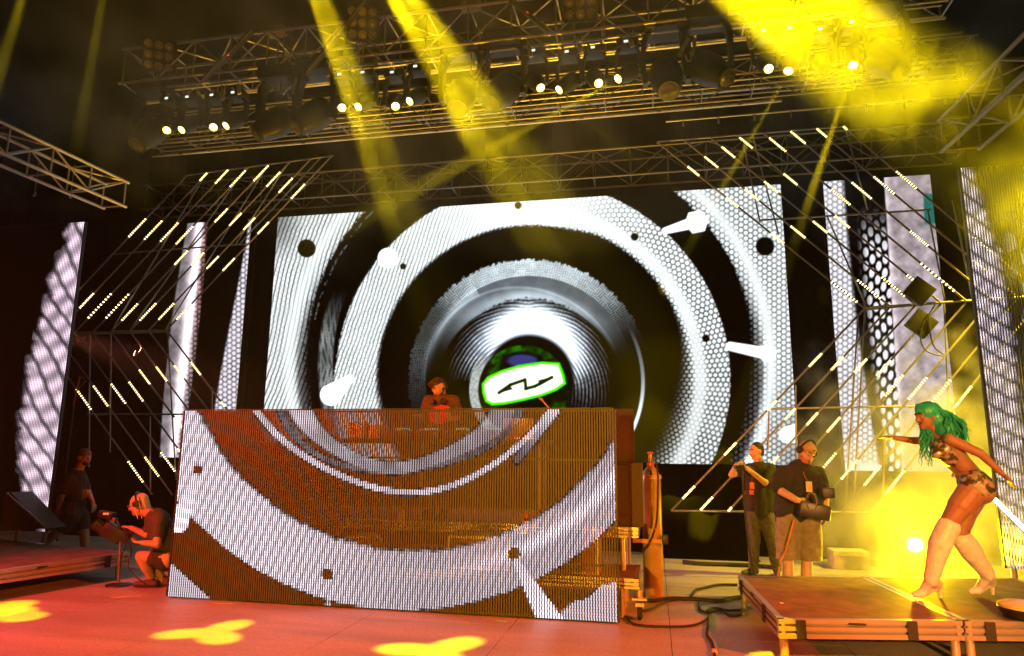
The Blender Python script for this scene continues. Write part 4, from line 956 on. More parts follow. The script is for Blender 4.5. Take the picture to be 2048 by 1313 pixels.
def face(parent, c, f, u, k=1.0, smile=False, eyes_down=False, lip=(.30, .07, .06)):
    f, s, u = axes(f, u); c = Vector(c); ew = mat('eye_white', (.75, .72, .68), .3); pu = mat('dark_iris', (.015, .01, .008), .2)
    for q in (-1, 1):
        p = c+s*(q*.031*k)+u*.006*k+f*.078*k
        ey = MB().lathe(p-f*.004*k, f, [(0, .009*k), (.005*k, .007*k), (.007*k, .004*k)], 10, sx=1.4).build('eye', ew, parent)
        MB().lathe(p+f*.004*k-u*(.003*k if eyes_down else 0), f, [(0, .0055*k), (.003*k, .004*k)], 8).build('iris', pu, ey)
        MB().path([c+s*(q*.014*k)+u*.032*k+f*.096*k, c+s*(q*.032*k)+u*.038*k+f*.090*k, c+s*(q*.05*k)+u*.031*k+f*.078*k], .005*k, 6).build('eyebrow', mat('dark_hair', (.02, .013, .01), .6), parent)
    ml = mat('lips_%02d' % int(lip[0]*100), lip, .4)
    mo = [c+s*(q*.026*k)-u*(.058-(abs(q)*.006 if smile else 0))*k+f*(.094-abs(q)*.014)*k for q in (-1, -.5, 0, .5, 1)]
    if smile:
        MB().path(mo, [.004*k, .008*k, .0095*k, .008*k, .004*k], 8).build('open_mouth', mat('mouth_dark', (.06, .012, .01), .5), parent)
        MB().path([q+u*.004*k+f*.004*k for q in mo[1:4]], .004*k, 6).build('teeth', mat('teeth', (.8, .78, .72), .3), parent)
    MB().path([q-u*.006*k for q in mo], [.003*k, .006*k, .007*k, .006*k, .003*k], 6).build('lips', ml, parent)
def hand(bl, wrist, d, pn, k=1.0, curl=.5, thumb=1):
    """palm + four unequal bent fingers + thumb; d = pointing direction, pn = palm normal (towards which fingers curl)"""
    d = Vector(d).normalized(); s = d.cross(Vector(pn)).normalized(); n = s.cross(d); w = Vector(wrist)
    for q in (-.6, .0, .6): bl.c(w+s*(q*.02*k), w+d*.085*k+s*(q*.052*k), .019*k, .0155*k, 8)
    for i, (q, L) in enumerate(((-.034, .068), (-.012, .078), (.011, .073), (.033, .056))):
        p = w+d*.085*k+s*(q*k); a = 0
        for j in range(3):
            a += curl*(.55 if j == 0 else .8); dd = d*cos(a)+n*sin(a); l = L*k*(.45, .32, .23)[j]
            bl.c(p, p+dd*l, (.0098, .0090, .0080)[j]*k, (.0090, .0080, .0068)[j]*k, 7); p = p+dd*l
    p = w+d*.025*k+s*(thumb*.028*k); t1 = p+(d*.55+s*thumb*.75+n*.25).normalized()*.042*k; t2 = t1+(d*.85+s*thumb*.15+n*.45).normalized()*.032*k
    bl.c(p, t1, .0135*k, .0105*k, 7).c(t1, t2, .0105*k, .008*k, 7)
SKIN = mat('light_skin', (.52, .30, .21), .5, 0, .1, 25); DSKIN = mat('brown_skin', (.36, .165, .095), .55, 0, .12, 25)
BSHIRT = mat('black_tee', (.014, .013, .013), .85, 0, .3, 30); BRSHIRT = mat('brown_tee', (.10, .055, .025), .85, 0, .2, 30)
JEANS = mat('grey_jeans', (.085, .075, .06), .85, 0, .35, 22); KHAKI = mat('khaki_cloth', (.20, .165, .10), .85, 0, .25, 14)
SHOE = mat('dark_shoe', (.02, .017, .014), .6); HAIRD = mat('dark_hair', (.02, .013, .01), .6)
def person(label, base, bl, skin):
    o = bl.build('person', skin, base=base, vox=.0095, it=3); tag(o, label, 'person', 'people on the stage'); return o
def headphones(parent, c, f, u, k=1.0):
    f, s, u = axes(f, u); c = Vector(c); hp = MB().path([c+s*(.088*k*cos(a))+u*(.125*k*sin(a)+.004) for a in np.linspace(0, pi, 13)], .011*k, 6).build('headphones', BLACK, parent)
    for q in (-1, 1): MB().lathe(c+s*(q*.078*k)-u*.005, s*q, [(0, .036*k), (.012*k, .042*k), (.028*k, .038*k), (.034*k, .02*k)], 14).build('ear_cup', BLACKM, hp)
def shoe(parent, ankle, toe_dir, sole_z, L=.27, m=None, name='shoe'):
    a = Vector(ankle); d = Vector((toe_dir[0], toe_dir[1], 0)).normalized(); b = Blob(); z = sole_z
    b.c((a.x-d.x*.05, a.y-d.y*.05, z+.045), (a.x+d.x*.06, a.y+d.y*.06, z+.045), .044, .047).c((a.x+d.x*.06, a.y+d.y*.06, z+.042), (a.x+d.x*(L-.09), a.y+d.y*(L-.09), z+.036), .046, .034).c((a.x, a.y, z+.06), (a.x, a.y, max(a.z, z+.09)), .047, .042)
    return b.build(name, m or SHOE, parent, vox=.011, it=3)
def badge(parent, c, col, f=(0, -1, 0), w=.06, h=.09, strap=None):
    c = Vector(c); MB().bev(c, (w, .006, h), .002).build('badge', mat('badge_%s' % ''.join('%02d' % int(q*99) for q in col), col, .5), parent)
    if strap: MB().path(spline([Vector(q) for q in strap]+[c+Vector((0, 0, h/2))], 5), .005, 5).build('lanyard', mat('lanyard', (.25, .08, .04), .7), parent)

# ---- man in dark clothes behind
Y = 10.5; J = lambda x, y, dy=0.0: PY(x, y, Y+dy); bl = Blob(); B = Vector((J(1518, 1149).x, Y, 0))
hc = J(1512, 903, -.03); hf = (-.85, -.45, -.12)
head(bl, hc, hf, (0, 0, 1), 1.02); bl.c(hc-Vector((-.02, 0, .09)), J(1517, 932), .056, .062)
sh_n, el_n, wr_n = J(1541, 940, -.04), J(1530, 966, -.22), J(1494, 937, -.33); sh_f, el_f, wr_f = J(1497, 940, -.1), J(1463, 950, -.2), J(1471, 932, -.34)
bl.chain([sh_n, el_n, wr_n], [.056, .045, .031]).chain([sh_f, el_f, wr_f], [.055, .044, .031])
hand(bl, wr_n, J(1484, 930, -.38)-wr_n, (-.5, -.2, -.6), .95, .6, 1); hand(bl, wr_f, J(1479, 925, -.4)-wr_f, (.6, -.2, -.5), .95, .6, -1)
bl.c(J(1518, 935), J(1518, 1005), .10, .11); bl.chain([J(1508, 1020), J(1508, 1080), J(1507, 1143)], [.08, .06, .045]); bl.chain([J(1531, 1020), J(1543, 1080), J(1553, 1140)], [.08, .06, .045])
p1 = person('man in black shirt and grey jeans at the rear, fiddling with a small camera', B, bl, SKIN); face(p1, hc, hf, (0, 0, 1), 1.02)
b = Blob(); b.chain([J(1499, 938, .0), J(1539, 938, .02)], [.085, .088]).chain([J(1518, 940), J(1516, 975), J(1519, 1000), J(1520, 1022)], [.135, .140, .145, .15]).chain([J(1506, 950, .0), J(1508, 1018)], [.11, .12]).chain([J(1533, 950, .02), J(1532, 1018)], [.115, .12])
b.chain([sh_n, sh_n.lerp(el_n, .75)], [.078, .066]).chain([sh_f, sh_f.lerp(el_f, .6)], [.072, .066]); b.build('shirt', BSHIRT, p1, vox=.013, it=4, wrinkle=.02)
b = Blob(); b.chain([J(1510, 1018), J(1507, 1032), J(1508, 1084), J(1507, 1138)], [.12, .115, .085, .068]).chain([J(1529, 1018), J(1533, 1034), J(1544, 1084), J(1553, 1136)], [.12, .115, .085, .070]); b.build('jeans', JEANS, p1, vox=.013, it=3, wrinkle=.025)
shoe(p1, J(1506, 1142), (-.8, -.6), 0); shoe(p1, J(1553, 1140, .05), (-.1, -1), 0)
b = Blob(); f_, s_, u_ = axes(hf, (0, 0, 1)); b.e(hc+u_*.045-f_*.03, (s_, f_, u_), (.086, .098, .088)).e(hc+u_*.0-f_*.06, (s_, f_, u_), (.078, .055, .08)); b.build('hair', HAIRD, p1, vox=.010, it=2, wrinkle=.012)
ph = J(1479, 934, -.47); o = MB().bev(ph, (.10, .09, .055), .008, Matrix.Rotation(.5, 3, 'Z')).build('pocket_camera', BLACK, base=ph); tag(o, 'small black camera held up by the man in grey jeans', 'camera')
MB().cyl(ph+Vector((-.03, -.03, 0)), ph+Vector((-.075, -.07, 0)), .022).build('lens', BLACKM, o)
st_ = [J(1487, 934, -.36), J(1486, 960, -.35), J(1488, 1000, -.3), J(1494, 1060, -.28), J(1503, 1130, -.25), J(1505, 1149, -.2)]
o = MB().path(spline(st_, 6), .018, 6).build('black_strap', RUBBER, base=st_[-1]); tag(o, 'black cable hanging down from the hands of the man in grey jeans', 'cable')
badge(p1, J(1504, 972, -.165), (.75, .22, .08)); badge(p1, J(1503, 985, -.166), (.6, .15, .05), h=.06, strap=[J(1505, 938, -.1), J(1504, 955, -.15)])

# ---- big man in khaki shorts, cap and headphones
Y = 8.95; bl = Blob(); B = Vector((J(1600, 1195).x, Y, 0)); hc = J(1612, 906, -.05); hf = (.42, -.85, -.42); hu = (.1, .3, 1)
head(bl, hc, hf, hu, 1.08, 1.25); bl.c(hc-Vector((.0, -.03, .09)), J(1601, 935), .07, .08)
sl, el, wl2 = J(1561, 952, -.02), J(1556, 979, -.12), J(1594, 1001, -.30); sr, er, wr = J(1640, 955, 0), J(1650, 996, .0), J(1650, 1024, -.06)
bl.chain([sl, el, wl2], [.066, .056, .038]).chain([sr, er, wr], [.064, .05, .036]); hand(bl, wl2, J(1610, 1004, -.34)-wl2, (.2, .5, -.6), 1.05, .7, 1); hand(bl, wr, (-.1, -.1, -1), (-1, -.2, 0), 1.05, .45, 1)
bl.c(J(1600, 945), J(1598, 1020), .15, .17); bl.chain([J(1577, 1040), J(1576, 1122), J(1576, 1150), J(1577, 1180), J(1577, 1203)], [.10, .062, .066, .055, .042]); bl.chain([J(1617, 1040), J(1614, 1118), J(1613, 1148), J(1612, 1180), J(1611, 1203)], [.10, .062, .068, .056, .042])
p2 = person('bearded man in khaki shorts, tan cap and headphones holding a cable bundle', B, bl, SKIN); face(p2, hc, hf, hu, 1.08, eyes_down=True)
b = Blob(); b.chain([J(1567, 948), J(1636, 950)], [.105, .10]).chain([J(1600, 945), J(1597, 985), J(1596, 1020)], [.165, .185, .185]).chain([J(1578, 955), J(1573, 1020)], [.135, .155]).chain([J(1624, 955), J(1622, 1022)], [.135, .15])
b.chain([sl, sl.lerp(el, .85)], [.092, .086]).chain([sr, sr.lerp(er, .7)], [.09, .08]); b.build('polo_shirt', BSHIRT, p2, vox=.014, it=4, wrinkle=.03)
b = Blob(); b.chain([J(1580, 1034), J(1576, 1065), J(1574, 1130)], [.160, .145, .130]).chain([J(1614, 1034), J(1618, 1065), J(1621, 1130)], [.160, .145, .135]); b.build('shorts', KHAKI, p2, vox=.014, it=3, wrinkle=.03, cut=J(1600, 1119).z)
shoe(p2, J(1577, 1200), (-.2, -1), 0); shoe(p2, J(1611, 1200), (.2, -1), 0)
f_, s_, u_ = axes(hf, hu); b = Blob(); b.e(hc+u_*.058-f_*.008, (s_, f_, u_), (.094, .116, .088)).e(hc+u_*.02-f_*.06, (s_, f_, u_), (.082, .06, .06)); b.build('cap', mat('tan_cap', (.36, .26, .14), .8), p2, vox=.011, it=3)
MB().lathe(hc+u_*.075+f_*.105, f_, [(0, .012), (.004, .010)], 10).build('cap_badge', BLACK, p2)
b = Blob(); b.e(hc-u_*.085+f_*.055, (s_, f_, u_), (.06, .045, .058)).e(hc-u_*.05+f_*.03, (s_, f_, u_), (.074, .05, .045)); b.build('beard', mat('ginger_beard', (.30, .13, .06), .8), p2, vox=.010, it=2, wrinkle=.012)
headphones(p2, hc+u_*.02, f_, u_, 1.15)
gl = MB()
for q in (-1, 1): gl.path([hc+s_*(q*.033)+u_*.006+f_*.108+s_*(.026*cos(a))+u_*(.018*sin(a)) for a in np.linspace(0, 2*pi, 12)], .0035, 5)
gl.path([hc-s_*.008+u_*.008+f_*.110, hc+s_*.008+u_*.008+f_*.110], .003, 5); gl.build('glasses', DULL, p2)
badge(p2, J(1618, 974, -.225), (.75, .42, .22), w=.07, h=.12, strap=[J(1604, 936, -.12), J(1610, 955, -.2)])
kc = J(1622, 1004, -.36); t = empty('cable_bundle', kc); tag(t, 'coiled cable bundle with a black grip in the big man\'s hands', 'cable')
for k in range(4): MB().path([kc+Vector((.055*cos(a)+.01*k, -.02+.016*k, .10*sin(a))) for a in np.linspace(0, 2*pi, 18)], .008, 6).build('coil', RUBBER if k % 2 else DULL, t)
MB().bev(kc+Vector((.04, .06, -.10)), (.34, .16, .17), .03, Matrix.Rotation(.2, 3, 'Y')).build('pouch', BLACK, t); MB().bev(kc+Vector((.20, .06, .10)), (.14, .10, .12), .02).build('grip', BLACKM, t)
hl = [J(1588, 1040, -.22), J(1580, 1070, -.21), J(1572, 1100, -.2), J(1563, 1120, -.2), J(1556, 1150, -.2), J(1553, 1190, -.15)]
o = MB().path(spline(hl, 6), .011, 6).build('trailing_cable', mat('orange_cable', (.45, .16, .05), .5), base=hl[-1]); tag(o, 'orange cable trailing down beside the leg of the big man', 'cable')

# ---- dancer with green hair
fz = .322; Y = PZ(1850, 1195, fz).y; bl = Blob(); B = Vector((PZ(1850, 1195, fz).x+.25, Y, fz)); K = 1.06
hc = J(1853, 834, 0); hf = (-.93, -.30, -.10); hu = (-.12, 0, 1)
head(bl, hc, hf, hu, K); nk = J(1886, 876, 0); bl.c(hc+Vector((.045, 0, -.09)), nk, .050, .058)
sn, en, wn_ = J(1899, 879, -.17), J(1962, 908, -.24), J(2003, 947, -.22); sf, ef, wf = J(1878, 884, .15), J(1826, 882, .25), J(1789, 876, .28)
bl.chain([nk, sn], [.06, .055]).chain([nk, sf], [.06, .053]); bl.chain([sn, en, wn_], [.056, .042, .028]).chain([sf, ef, wf], [.053, .040, .027])
hand(bl, wn_, (.65, -.05, -.75), (-.6, 0, -.4), 1.0, .28, -1); hand(bl, wf, (-1, .05, .08), (0, -.2, -1), 1.0, .2, 1)
ch_, wa, hp = J(1894, 900, -.02), J(1928, 938, 0), J(1951, 973, .0)
bl.chain([nk, ch_, J(1912, 920), wa, J(1942, 958), hp], [.085, .118, .112, .108, .125, .145])
bl.chain([J(1900, 892, -.09), J(1926, 930, -.07)], [.09, .085]).chain([J(1895, 893, .07), J(1922, 935, .07)], [.085, .085])
for dy in (-.09, .09): bl.c(J(1956, 972, dy), J(1962, 982, dy), .135, .125)
bl.c(J(1880, 905, -.085), J(1875, 907, -.09), .064, .055).c(J(1878, 905, .07), J(1873, 907, .07), .062, .055)
kn, an = J(1897, 1048, -.10), J(1862, 1160, -.08); kf, af = J(1921, 1066, .12), J(1976, 1150, .18)
bl.chain([J(1946, 980, -.085), J(1921, 1012, -.1), kn, J(1893, 1070, -.1)], [.130, .112, .078, .07]); bl.chain([J(1952, 982, .09), J(1932, 1020, .11), kf, J(1928, 1085, .13)], [.128, .108, .075, .07])
p3 = person('dancer with long green hair and pale knee boots leaning forward on the right deck', B, bl, DSKIN); face(p3, hc, hf, hu, K, smile=True, lip=(.45, .04, .05))
f_, s_, u_ = axes(hf, hu)
def boot(kn, calf, an, heel, toe, sole):
    b = Blob(); b.chain([kn, calf, an], [.102, .104, .064]); d = Vector((toe.x-heel.x, toe.y-heel.y, 0)).normalized()
    b.chain([an, Vector((heel.x, heel.y, sole+.12))+d*.03, ], [.064, .054]).chain([Vector((heel.x, heel.y, sole+.115))+d*.03, Vector((toe.x, toe.y, sole+.045))-d*.10, Vector((toe.x, toe.y, sole+.030))-d*.03], [.048, .042, .030]).chain([an, Vector((toe.x, toe.y, sole+.06))-d*.12], [.052, .040])
    o = b.build('boot', mat('pale_leather', (.86, .78, .70), .38, 0, .12, 30, .12), p3, vox=.010, it=3, wrinkle=.014)
    MB().lathe(Vector((heel.x, heel.y, sole+.105))+d*.01, (0, 0, -1), [(0, .030), (.03, .020), (.098, .011), (.104, .013)], 10).build('heel', MATS['pale_leather'], o)
boot(J(1896, 1054, -.10), J(1880, 1090, -.09), an, PZ(1877, 1193, fz)+Vector((0, -.06, 0)), PZ(1817, 1193, fz)+Vector((0, -.08, 0)), fz)
boot(J(1926, 1080, .13), J(1944, 1106, .15), af, PZ(1988, 1190, fz), PZ(1936, 1188, fz)+Vector((-.02, -.06, 0)), fz)
PRINT = bpy.data.materials.new('mottled_bikini'); PRINT.use_nodes = True; nt = PRINT.node_tree; vz = nt.nodes.new('ShaderNodeTexNoise'); vz.inputs['Scale'].default_value = 16; vz.inputs['Detail'].default_value = 3
tcn = nt.nodes.new('ShaderNodeTexCoord'); nt.links.new(tcn.outputs['Object'], vz.inputs['Vector']); rp = nt.nodes.new('ShaderNodeMapRange'); rp.inputs[1].default_value = .46; rp.inputs[2].default_value = .56; nt.links.new(vz.outputs['Fac'], rp.inputs[0])
nt.links.new(nmix(nt, rp.outputs[0], (.10, .08, .06), (.62, .52, .38)), nt.nodes['Principled BSDF'].inputs['Base Color']); nt.nodes['Principled BSDF'].inputs['Metallic'].default_value = .5; nt.nodes['Principled BSDF'].inputs['Roughness'].default_value = .35
b = Blob(); b.c(J(1880, 905, -.085), J(1876, 907, -.092), .073, .063).c(J(1878, 905, .07), J(1873, 907, .07), .071, .063).chain([J(1888, 900, -.06), J(1903, 911, -.05)], [.120, .116]).chain([J(1888, 900, .05), J(1903, 911, .05)], [.113, .114]); b.build('bikini_top', PRINT, p3, vox=.011, it=3, wrinkle=.008)
b = Blob(); b.chain([J(1946, 964, 0), hp], [.140, .156]); 
for dy in (-.09, .09): b.c(J(1951, 968, dy), J(1960, 976, dy), .140, .136)
b.build('bikini_bottom', PRINT, p3, vox=.011, it=3, wrinkle=.008)
MB().lathe(J(1907, 951, -.12), (-1, -.3, 0), [(0, .02), (.01, .018)], 10).build('belt_buckle', ALU, p3)
MB().path([nk+Vector((-.02, 0, -.005))+f_*(.070*cos(a))+s_*(.072*sin(a))-u_*(.03*cos(a)) for a in np.linspace(-2, 2, 12)], .008, 6).build('necklace', mat('silver_sparkle', (.8, .82, .9), .15, 1.0), p3)
GREEN = bpy.data.materials.new('green_hair'); GREEN.use_nodes = True; nt = GREEN.node_tree; wv = nt.nodes.new('ShaderNodeTexNoise'); wv.inputs['Scale'].default_value = 9; wv.inputs['Detail'].default_value = 6
tcn = nt.nodes.new('ShaderNodeTexCoord'); nt.links.new(tcn.outputs['Object'], wv.inputs['Vector']); nt.links.new(nmix(nt, wv.outputs['Fac'], (.0, .16, .11), (.04, .70, .42)), nt.nodes['Principled BSDF'].inputs['Base Color']); nt.nodes['Principled BSDF'].inputs['Roughness'].default_value = .35
b = Blob(); b.e(hc+u_*.052-f_*.030, (s_, f_, u_), (.108, .128, .102)).e(hc-f_*.085-u_*.02, (s_, f_, u_), (.115, .10, .125)).e(J(1888, 858, -.02), (s_, f_, u_), (.13, .10, .10)).c(hc+u_*.10+f_*.055, hc+u_*.07+f_*.085, .040, .028)
hm_ = b.build('hair', GREEN, p3, vox=.010, it=2, wrinkle=.015)
random.seed(4)
lk = MB(); 
for i in range(110):      # long wavy locks
    a = random.uniform(-1, 1); fr = random.random()
    root = hc - f_*(.02+.11*fr) + s_*(a*.095) + u_*(.05-.06*fr+random.uniform(-.03, .05))
    if i < 84: tgt = J(random.uniform(1885, 1940), random.uniform(858, 900), a*.16-.05)
    else: tgt = J(random.uniform(1838, 1868), random.uniform(890, 936), (-.12 if i % 3 else .1)+random.uniform(-.03, .03)); root = hc + s_*((-.09 if False else .085)*(1 if i % 3 else -1)) + u_*random.uniform(-.02, .05) - f_*random.uniform(0, .05)
    n_ = 16; pts = []; wob = random.uniform(0, 6)
    for q in range(n_+1):
        t_ = q/n_; p = root.lerp(tgt, t_) + u_*(.05*sin(pi*t_) if i < 84 else 0) - f_*(.06*sin(pi*t_) if i < 84 else 0)
        am = .016*t_; p += s_*(am*sin(wob+t_*16))+f_*(am*cos(wob+t_*16)); pts.append(p)
    lk.path(pts, [max(.011*(1-.75*(q/n_)**2), .003) for q in range(n_+1)], 6)
lk.build('hair_locks', GREEN, hm_)['kind'] = 'stuff'

# ---- DJ behind the booth
Y = 8.62; bl = Blob(); B = Vector((J(880, 800).x, Y, zu)); hc = J(878, 777, -.04); hf = (-.45, -.80, -.55); hu = (-.1, .5, 1)
head(bl, hc, hf, hu, 1.05); bl.c(hc+Vector((.02, .03, -.07)), J(883, 799), .056, .064)
sl, el, wl2 = J(856, 806, 0), J(846, 835, -.1), J(842, 833, -.36); sr, er, wr = J(909, 806, 0), J(919, 838, -.06), J(893, 838, -.34)
bl.chain([sl, el, wl2], [.058, .046, .032]).chain([sr, er, wr], [.058, .046, .032]); hand(bl, wl2, (-.05, -1, .15), (0, -.1, -1), 1.0, .35, 1); hand(bl, wr, (-.3, -.95, .1), (0, -.1, -1), 1.0, .5, -1)
bl.chain([J(882, 805), J(882, 850), J(882, 890)], [.12, .125, .125]); bl.chain([(B.x-.09, Y, zu+.85), (B.x-.1, Y, zu+.45), (B.x-.1, Y+.02, zu+.06)], [.09, .065, .045]); bl.chain([(B.x+.09, Y, zu+.85), (B.x+.1, Y, zu+.45), (B.x+.1, Y+.02, zu+.06)], [.09, .065, .045])
p4 = person('bearded DJ in a brown shirt looking down behind the LED curtain', B, bl, SKIN); face(p4, hc, hf, hu, 1.05, eyes_down=True)
b = Blob(); b.chain([J(858, 803), J(907, 803)], [.088, .088]).chain([J(882, 806), J(882, 845), J(882, 895)], [.14, .15, .15]).chain([J(868, 808), J(870, 895)], [.115, .12]).chain([J(897, 808), J(895, 895)], [.115, .12]).chain([sl, el], [.082, .066]).chain([sr, er], [.082, .066]); b.build('brown_shirt', BRSHIRT, p4, vox=.013, it=4, wrinkle=.02)
b = Blob(); b.chain([(B.x-.09, Y, zu+.90), (B.x-.1, Y, zu+.45), (B.x-.1, Y+.02, zu+.10)], [.125, .09, .07]).chain([(B.x+.09, Y, zu+.90), (B.x+.1, Y, zu+.45), (B.x+.1, Y+.02, zu+.10)], [.125, .09, .07]); b.build('trousers', JEANS, p4, vox=.014, it=3)
shoe(p4, (B.x-.1, Y, zu+.1), (0, -1), zu+.003); shoe(p4, (B.x+.1, Y, zu+.1), (0, -1), zu+.003)
f_, s_, u_ = axes(hf, hu); b = Blob(); b.e(hc+u_*.058-f_*.022, (s_, f_, u_), (.086, .108, .086)).e(hc+u_*.0-f_*.07, (s_, f_, u_), (.078, .05, .085)).c(hc+u_*.11+f_*.05-s_*.03, hc+u_*.11+f_*.05+s_*.03, .035); b.build('hair', mat('auburn_hair', (.05, .018, .01), .6), p4, vox=.010, it=2, wrinkle=.016)
b = Blob(); b.e(hc-u_*.082+f_*.052, (s_, f_, u_), (.052, .040, .036)).c(hc-u_*.04+s_*.066-f_*.005, hc-u_*.085+s_*.03+f_*.045, .018, .02).c(hc-u_*.04-s_*.066-f_*.005, hc-u_*.085-s_*.03+f_*.045, .018, .02); b.build('beard', HAIRD, p4, vox=.009, it=2, wrinkle=.008)
nk = J(882, 803, -.05); hpn = MB().path([nk+Vector((.10*cos(a), -.06+.13*sin(a)*.6, .02*sin(a))) for a in np.linspace(-.4, pi+.4, 14)], .012, 6).build('headphones', BLACK, p4)
for q in (-1, 1): MB().lathe(nk+Vector((q*.07, -.13, -.02)), (q*.3, -1, .2), [(0, .04), (.02, .042), (.03, .03)], 14).build('ear_cup', BLACKM, hpn)

# ---- crouching camera operator
Y = 7.75; bl = Blob(); B = Vector((J(305, 1165).x, Y, 0)); hc = J(277, 1010, 0); hf = (-.9, -.35, -.30); hu = (-.25, 0, 1)
head(bl, hc, hf, hu, 1.03); bl.c(hc+Vector((.05, 0, -.07)), J(306, 1030), .055, .065)
sn, en, wn_ = J(320, 1040, -.15), J(314, 1089, -.26), J(286, 1086, -.34); sf, ef, wf = J(306, 1042, .14), J(293, 1070, .05), J(262, 1056, -.02)
bl.chain([sn, en, wn_], [.058, .048, .033]).chain([sf, ef, wf], [.056, .046, .032]); hand(bl, wn_, (-1, -.1, .1), (.1, .1, 1), 1.0, .7, 1); hand(bl, wf, (-1, -.1, .15), (.1, -.1, -1), 1.0, .6, -1)
bl.chain([J(312, 1036), J(328, 1075), J(337, 1112)], [.12, .14, .14])
hpn_, knn, ann = J(335, 1120, -.12), J(283, 1113, -.22), J(303, 1156, -.1); hpf, knf, anf = J(332, 1122, .1), J(302, 1128, .0), J(330, 1164, .0)
bl.chain([hpn_, knn, J(293, 1136, -.17), ann], [.10, .070, .060, .042]); bl.chain([hpf, knf, J(316, 1146, 0), anf], [.10, .068, .058, .042])
p5 = person('crouching camera operator with pale hair, headphones and dark tee at the left', B, bl, SKIN); face(p5, hc, hf, hu, 1.03, eyes_down=True)
b = Blob(); b.chain([J(310, 1040, .1), J(318, 1038, -.12)], [.095, .095]).chain([J(314, 1040), J(330, 1075), J(340, 1110)], [.145, .168, .165]).chain([sn, sn.lerp(en, .6)], [.082, .075]).chain([sf, sf.lerp(ef, .7)], [.08, .072]); b.build('tee_shirt', mat('dark_grey_tee', (.05, .042, .038), .85, 0, .2, 30), p5, vox=.013, it=4, wrinkle=.025)
b = Blob(); b.chain([J(338, 1118), J(330, 1121, -.1), hpn_.lerp(knn, .5)], [.15, .13, .10]).chain([J(338, 1118), J(330, 1123, .1), hpf.lerp(knf, .55)], [.15, .13, .10]); b.build('shorts', mat('dark_shorts', (.03, .026, .022), .85), p5, vox=.013, it=3, wrinkle=.02)
shoe(p5, ann, (-1, -.25), 0, m=mat('worn_shoe', (.05, .03, .02), .6)); shoe(p5, anf, (-1, -.1), 0, m=MATS['worn_shoe'])
f_, s_, u_ = axes(hf, hu); b = Blob(); b.e(hc+u_*.045-f_*.022, (s_, f_, u_), (.096, .112, .092)).e(hc-f_*.075-u_*.02, (s_, f_, u_), (.088, .06, .10)).c(hc-f_*.09-u_*.06, hc-f_*.10-u_*.13, .05, .03).c(hc+u_*.07+f_*.08+s_*.03, hc+u_*.0+f_*.085+s_*.07, .022, .016).c(hc+s_*.085-f_*.02, hc+s_*.085-u_*.10-f_*.03, .03, .02); b.build('hair', mat('blond_hair', (.80, .62, .38), .5), p5, vox=.010, it=2, wrinkle=.022)
hl_ = MB()
for i in range(26):
    a = random.uniform(-1, 1); q0 = hc+u_*random.uniform(.0, .09)-f_*random.uniform(-.05, .10)+s_*(a*.095); q1 = q0-u_*random.uniform(.10, .20)-f_*random.uniform(0, .05)+s_*(a*.02)
    hl_.path([q0, q0.lerp(q1, .5)+s_*(a*.02), q1], [.012, .010, .003], 6)
hl_.build('hair_locks', MATS['blond_hair'], p5)['kind'] = 'stuff'
headphones(p5, hc+u_*.015-f_*.01, f_, u_, 1.15)
gl = MB()
for q in (-1, 1): gl.path([hc+s_*(q*.033)+u_*.006+f_*.104+s_*(.025*cos(a))+u_*(.018*sin(a)) for a in np.linspace(0, 2*pi, 12)], .0035, 5)
gl.build('glasses', ALU, p5)
# shoulder camera on a short stand
t = empty('video_camera', (J(240, 1145, -.1).x, Y-.1, 0)); tag(t, 'black broadcast video camera on a monopod before the crouching operator', 'camera'); CY = -.08
ax_ = (J(188, 1052, CY-.1)-J(238, 1080, CY)).normalized(); R = ax_.to_track_quat('X', 'Z').to_matrix()
bc = J(228, 1066, CY); MB().bev(bc, (.26, .15, .17), .012, R).build('body', BLACK, t)
ln = MB().lathe(J(222, 1072, CY), J(196, 1052, CY-.08)-J(222, 1072, CY), [(0, .055), (.06, .06), (.065, .07), (.12, .07), (.125, .062), (.2, .066), (.25, .075), (.255, .07)], 18).build('lens_barrel', BLACKM, t)
MB().lathe(J(192, 1050, CY-.10), ax_, [(-.02, .062), (.0, .058), (.006, .03)], 18).build('front_glass', GLASS, ln)
vf = MB().bev(J(214, 1030, CY-.02), (.20, .09, .085), .01, Matrix.Rotation(.15, 3, 'Y')).build('viewfinder', BLACK, t)
for k in range(3): MB().box(J(208+4*k, 1028, CY-.07), (.02, .006, .026)).build('tally_light', emit('tally', (1.0, .22, .05), 1.2), vf)
MB().path(spline([J(214, 1044, CY), J(224, 1036, CY), J(236, 1046, CY), J(240, 1058, CY)], 5), .014, 6).build('handle', BLACKM, t); MB().bev(J(252, 1074, CY), (.10, .12, .13), .012, R).build('battery', BLACKM, t)
MB().bev(J(228, 1040, CY), (.07, .07, .05), .008).build('microphone', DULL, t)
tube('monopod', J(241, 1075, CY), (J(240, 1147, CY).x, Y+CY, 0.01), .016, DULL, t); MB().lathe((J(240, 1147, CY).x, Y+CY, 0.001), (0, 0, 1), [(0, .15), (.012, .145), (.03, .03)], 20).build('foot_plate', BLACKM, t)
for k, pts in enumerate(([(247, 1060), (252, 1085), (244, 1110), (240, 1135)], [(250, 1062), (262, 1100), (256, 1130), (268, 1150), (290, 1168)])): MB().path(spline([J(x, y, -.18) for x, y in pts], 6), .008, 6).build('lead', RUBBER, t)

